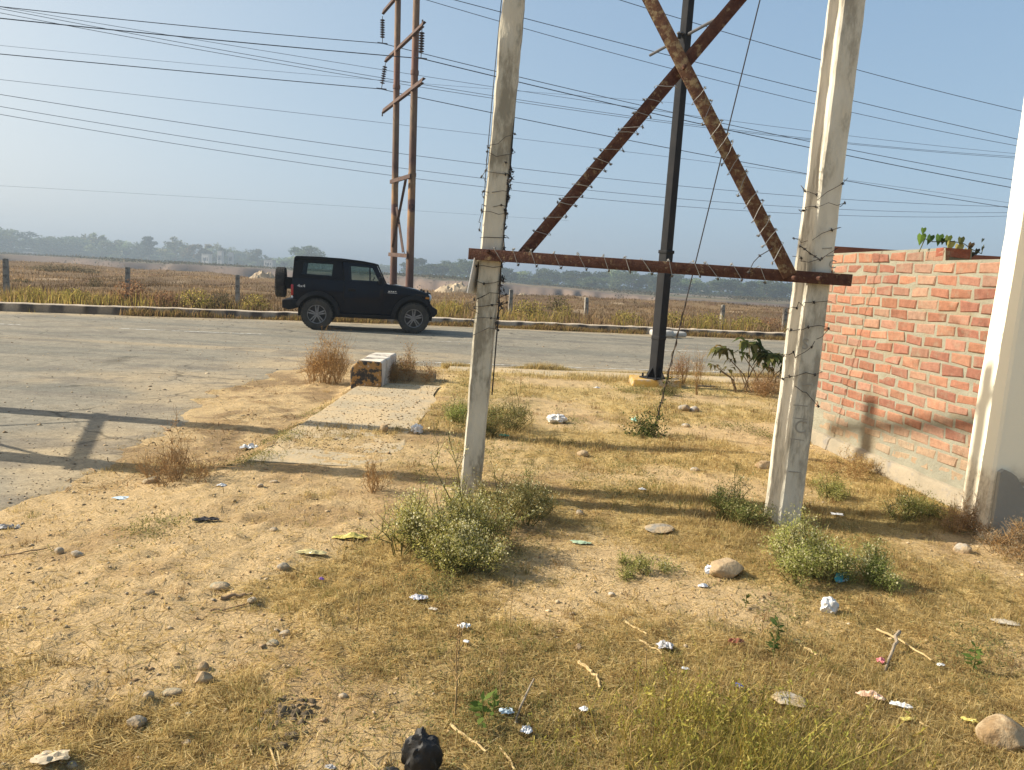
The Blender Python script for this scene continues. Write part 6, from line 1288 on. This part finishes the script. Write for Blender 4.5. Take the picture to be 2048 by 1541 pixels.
stick([(1250, 1248), (1275, 1262), (1293, 1272)], 5, palew, 'short pale twig above the foil')
stick([(1280, 1285), (1310, 1302), (1325, 1312)], 5, palew, 'pale twig lying under the foil')
stick([(492, 1482), (498, 1500), (505, 1516)], 5, palew, 'short curled straw at the bottom left')
stick([(540, 1500), (548, 1522), (556, 1545)], 5, palew, 'straight pale straw at the bottom left edge')
stick([(1838, 1450), (1900, 1478), (1960, 1500)], 4, palew, 'long thin stem lying left of the large boulder')
stick([(1000, 1500), (1015, 1520), (1030, 1545)], 6, palew, 'pale stalk at the bottom edge below the clear plastic')
stick([(0, 1116), (50, 1108), (100, 1098)], 4, bark, 'thin twig at the left edge by the two pale stones')
stick([(152, 711), (190, 709), (262, 714)], 5, bark, 'dark flat branch lying on the road at left', lift=.02)
stick([(298, 733), (330, 731), (366, 733)], 4, bark, 'smaller dark branch lying on the road right of another', lift=.02)
stick([(250, 863), (275, 862), (300, 866)], 7, bark, 'dark stick by the shadow at the left')
stick([(156, 946), (175, 941), (190, 944)], 6, bark, 'short dark stick on the edge of the paved track')
stick([(300, 860), (322, 858), (340, 863)], 9, bark, 'dark knotty wood bit on the dirt at left')
stick([(1030, 1452), (1040, 1430), (1066, 1388)], 6, grw, 'grey twig propped in the lawn at bottom centre', z=[0, .02, .05])
stick([(950, 1512), (1000, 1478), (1048, 1440)], 3, palew, 'thin bent straw crossing the clear plastic')
stick([(1395, 777), (1430, 777)], 4, grw, 'weathered board end in the lawn right of the lamp post', lift=.03)
# the loops of cane in front of the large shrub
# ================================================================ overhead wires
wmat = pmat('aluminium_wire', (.045, .055, .07), None, 10, .6); wthin = pmat('thin_wire', (.07, .08, .095), None, 10, .6)
def wire(pts, y0, rad, label, m=wmat, yaw=18, name='power_line'):
    tn = math.tan(math.radians(yaw)); Q = []
    for p in pts:
        d = ray(*p); t = (y0+tn*6)/(d[1]-tn*d[0]); Q.append(CAM+d*t)
    Q = np.array(Q); deg = 2 if len(pts) > 2 else 1; cf = np.polyfit(Q[:, 0], Q[:, 2], deg if len(pts) < 6 else 3)
    x = np.linspace(Q[0, 0]-14, Q[-1, 0]+14, 60); lo, hi = Q[0, 0], Q[-1, 0]
    z = np.polyval(cf, x)
    for side, xe in ((x < lo, lo), (x > hi, hi)):
        sl = np.polyval(np.polyder(cf), xe); z[side] = np.polyval(cf, xe)+sl*(x[side]-xe)
    y = (y0+tn*6)+tn*x; b0 = np.array([x[30], y[30], z[30]]); mb = MB(); mb.tube([np.array(q)-b0 for q in zip(x, y, z)], rad, 6, False); o = mb.build(name, m, None); o.location = [float(v) for v in b0]; tag(o, label, 'power line', 'overhead wires crossing the sky')
W2 = [(0, 37), (207, 58), (400, 78), (600, 96), (771, 111), (843, 118), (960, 145), (1039, 165), (1281, 222), (1400, 249), (1698, 311), (2023, 376)]
def wire2(pts, k, y0, rad, label, m=wmat):   # two spans meeting at the insulator: one wire, kinked there
    tn = math.tan(math.radians(18)); Q = []
    for p in pts:
        d = ray(*p); t = (y0+tn*6)/(d[1]-tn*d[0]); Q.append(CAM+d*t)
    Q = np.array(Q); X = []; Z = []
    for part, ext in ((Q[:k+1], -14), (Q[k:], 14)):
        cf = np.polyfit(part[:, 0], part[:, 2], 2); x = np.linspace(part[0, 0]+(ext if ext < 0 else 0), part[-1, 0]+(ext if ext > 0 else 0), 40); X.append(x); Z.append(np.polyval(cf, x))
    x = np.concatenate(X); z = np.concatenate(Z); y = y0+tn*6+tn*x; b0 = np.array([x[40], y[40], z[40]]); mb = MB(); mb.tube([np.array(q)-b0 for i, q in enumerate(zip(x, y, z)) if i != 40], rad, 6, False); o = mb.build('power_line', m, None); o.location = [float(v) for v in b0]; tag(o, label, 'power line', 'overhead wires crossing the sky')
wire2([(0, 13), (207, 37), (400, 55), (600, 72), (765, 88), (845, 107), (960, 135), (1039, 155), (1283, 212), (1400, 237), (1702, 300), (2025, 360)], 4, 36.8, .016, 'dark wire held by the upper left insulator of the rusty twin pole')
wire2(W2, 5, 33.0, .019, 'thickest dark wire, held by the right insulator of the rusty twin pole')
wire2([(0, 108), (200, 128), (400, 146), (600, 163), (762, 179), (835, 195), (960, 221), (1031, 236), (1232, 277), (1692, 361), (2010, 415)], 4, 36.8, .017, 'dark wire held by the lower left insulator of the rusty twin pole')
wire([(0, 16), (207, 47), (400, 80), (600, 113), (781, 143), (960, 171), (1184, 205), (1500, 246), (1716, 274), (2032, 308)], 44, .011, 'thin wire, top one of the three close together left of the twin pole', wthin)
wire([(0, 19), (207, 55), (400, 93), (600, 128), (781, 160), (960, 187), (1264, 234), (1702, 286), (2032, 314)], 44, .013, 'thin wire, middle one of the three close together left of the twin pole', wthin)
wire([(0, 28), (207, 62), (400, 101), (600, 135), (787, 166), (960, 193), (1264, 238), (1702, 288), (2032, 317)], 44, .013, 'thin wire, lowest of the three close together left of the twin pole', wthin)
wire([(0, 92), (200, 110), (400, 129), (760, 162), (960, 176)], 48, .008, 'faint wire just above the lower insulated wire at left', wthin)
wire([(0, 164), (200, 182), (400, 200), (765, 233), (960, 273), (1200, 312), (1701, 352), (2020, 409)], 37, .008, 'faint wire clamped under the lowest crossarm of the twin pole', wthin)
wire([(0, 191), (200, 220), (400, 250), (600, 279), (813, 310), (1026, 338), (1400, 376), (1687, 398), (2010, 414)], 50, .015, 'uppermost of the three low parallel wires above the horizon')
wire([(0, 215), (200, 246), (400, 277), (784, 334), (1026, 366), (1400, 402), (1687, 418), (2014, 426)], 50, .014, 'middle one of the three low parallel wires above the horizon')
wire([(0, 231), (200, 262), (400, 294), (784, 352), (1026, 382), (1400, 417), (1687, 430), (2014, 433)], 50, .014, 'lowest of the three low parallel wires above the horizon')
wire([(851, 0), (1049, 57), (1348, 139), (1707, 226), (2034, 292)], 27, .010, 'wire at upper right, lowest of the three high ones crossing the X brace')
wire([(907, 0), (1051, 37), (1336, 111), (1710, 203), (2036, 279)], 27, .012, 'wire at upper right, middle of the three high ones crossing the X brace')
wire([(1238, 0), (1324, 27), (1400, 49), (1717, 141), (2044, 223)], 27, .012, 'topmost wire at upper right, above the horizontal rod of the lamp post')
wire([(0, 372), (400, 395), (770, 418)], 60, .006, 'barely visible wire low over the far trees at left', wthin)
# ================================================================ sun, sky, air, camera
SUN_EL, SUN_AZ = math.radians(33), math.radians(5.5)     # low sun at the left, a little beyond the poles
sdir = Vector((-math.cos(SUN_EL)*math.cos(SUN_AZ), math.cos(SUN_EL)*math.sin(SUN_AZ), math.sin(SUN_EL)))
w = bpy.data.worlds.new('World'); sc.world = w; w.use_nodes = True; nt = w.node_tree
sky = nt.nodes.new('ShaderNodeTexSky'); sky.sky_type = 'NISHITA'; sky.sun_disc = False; sky.sun_elevation = SUN_EL
sky.sun_rotation = math.atan2(sdir.x, sdir.y); sky.air_density = .6; sky.dust_density = 5.0; sky.ozone_density = 1.0; sky.altitude = 300
bg = nt.nodes['Background']; sp_ = nt.nodes.new('ShaderNodeSeparateColor'); cb_ = nt.nodes.new('ShaderNodeCombineColor'); nt.links.new(sky.outputs[0], sp_.inputs[0])   # power and gain per channel flatten the sky colour like thick haze
for i_, (g_, k_) in enumerate(((.63, 1.44), (.50, 1.85), (.34, 2.38))):
    pw_ = nt.nodes.new('ShaderNodeMath'); pw_.operation = 'POWER'; pw_.inputs[1].default_value = g_; ml_ = nt.nodes.new('ShaderNodeMath'); ml_.operation = 'MULTIPLY'; ml_.inputs[1].default_value = k_
    nt.links.new(sp_.outputs[i_], pw_.inputs[0]); nt.links.new(pw_.outputs[0], ml_.inputs[0]); nt.links.new(ml_.outputs[0], cb_.inputs[i_])
nt.links.new(cb_.outputs[0], bg.inputs[0]); bg.inputs[1].default_value = .103
ld = bpy.data.lights.new('sun', 'SUN'); ld.energy = 4.4; ld.angle = math.radians(.55); ld.color = (1, .925, .79)
lo = bpy.data.objects.new('sun', ld); link(lo); lo.rotation_euler = sdir.to_track_quat('Z', 'Y').to_euler(); lo.location = (0, 0, 30)
hz = bpy.data.materials.new('haze_air'); hz.use_nodes = True; N = hz.node_tree.nodes; N.remove(N['Principled BSDF']); pv = N.new('ShaderNodeVolumePrincipled')
pv.inputs['Color'].default_value = (.46, .56, .66, 1); pv.inputs['Density'].default_value = .0008; pv.inputs['Anisotropy'].default_value = .15; hz.node_tree.links.new(pv.outputs[0], N['Material Output'].inputs['Volume'])
m = MB(); m.box((0, 470, 16.5), (1840, 1000, 48)); h = m.build('haze', hz, None, smooth=0); tag(h, kind='stuff')
cd = bpy.data.cameras.new('camera'); cd.sensor_width = 36; cd.lens = 36*FOC/2048; cd.clip_end = 4000; cd.clip_start = .05
co_ = bpy.data.objects.new('camera', cd); link(co_); M = Matrix((RT, UP, -FW)).transposed().to_4x4(); M.translation = Vector(CAM); co_.matrix_world = M; sc.camera = co_
sc.view_settings.view_transform = 'Standard'; sc.view_settings.look = 'None'; sc.view_settings.gamma = 1; sc.view_settings.exposure = 1.0
sc.render.engine = 'CYCLES'; cy = sc.cycles; cy.max_bounces = 6; cy.diffuse_bounces = 3; cy.glossy_bounces = 3; cy.transparent_max_bounces = 12; cy.volume_bounces = 1; cy.transmission_bounces = 4; cy.caustics_reflective = False; cy.caustics_refractive = False; cy.use_denoising = True; cy.sample_clamp_indirect = 6
try: cy.denoiser = 'OPENIMAGEDENOISE'; cy.denoising_input_passes = 'RGB_ALBEDO_NORMAL'; cy.denoising_prefilter = 'ACCURATE'
except Exception: pass
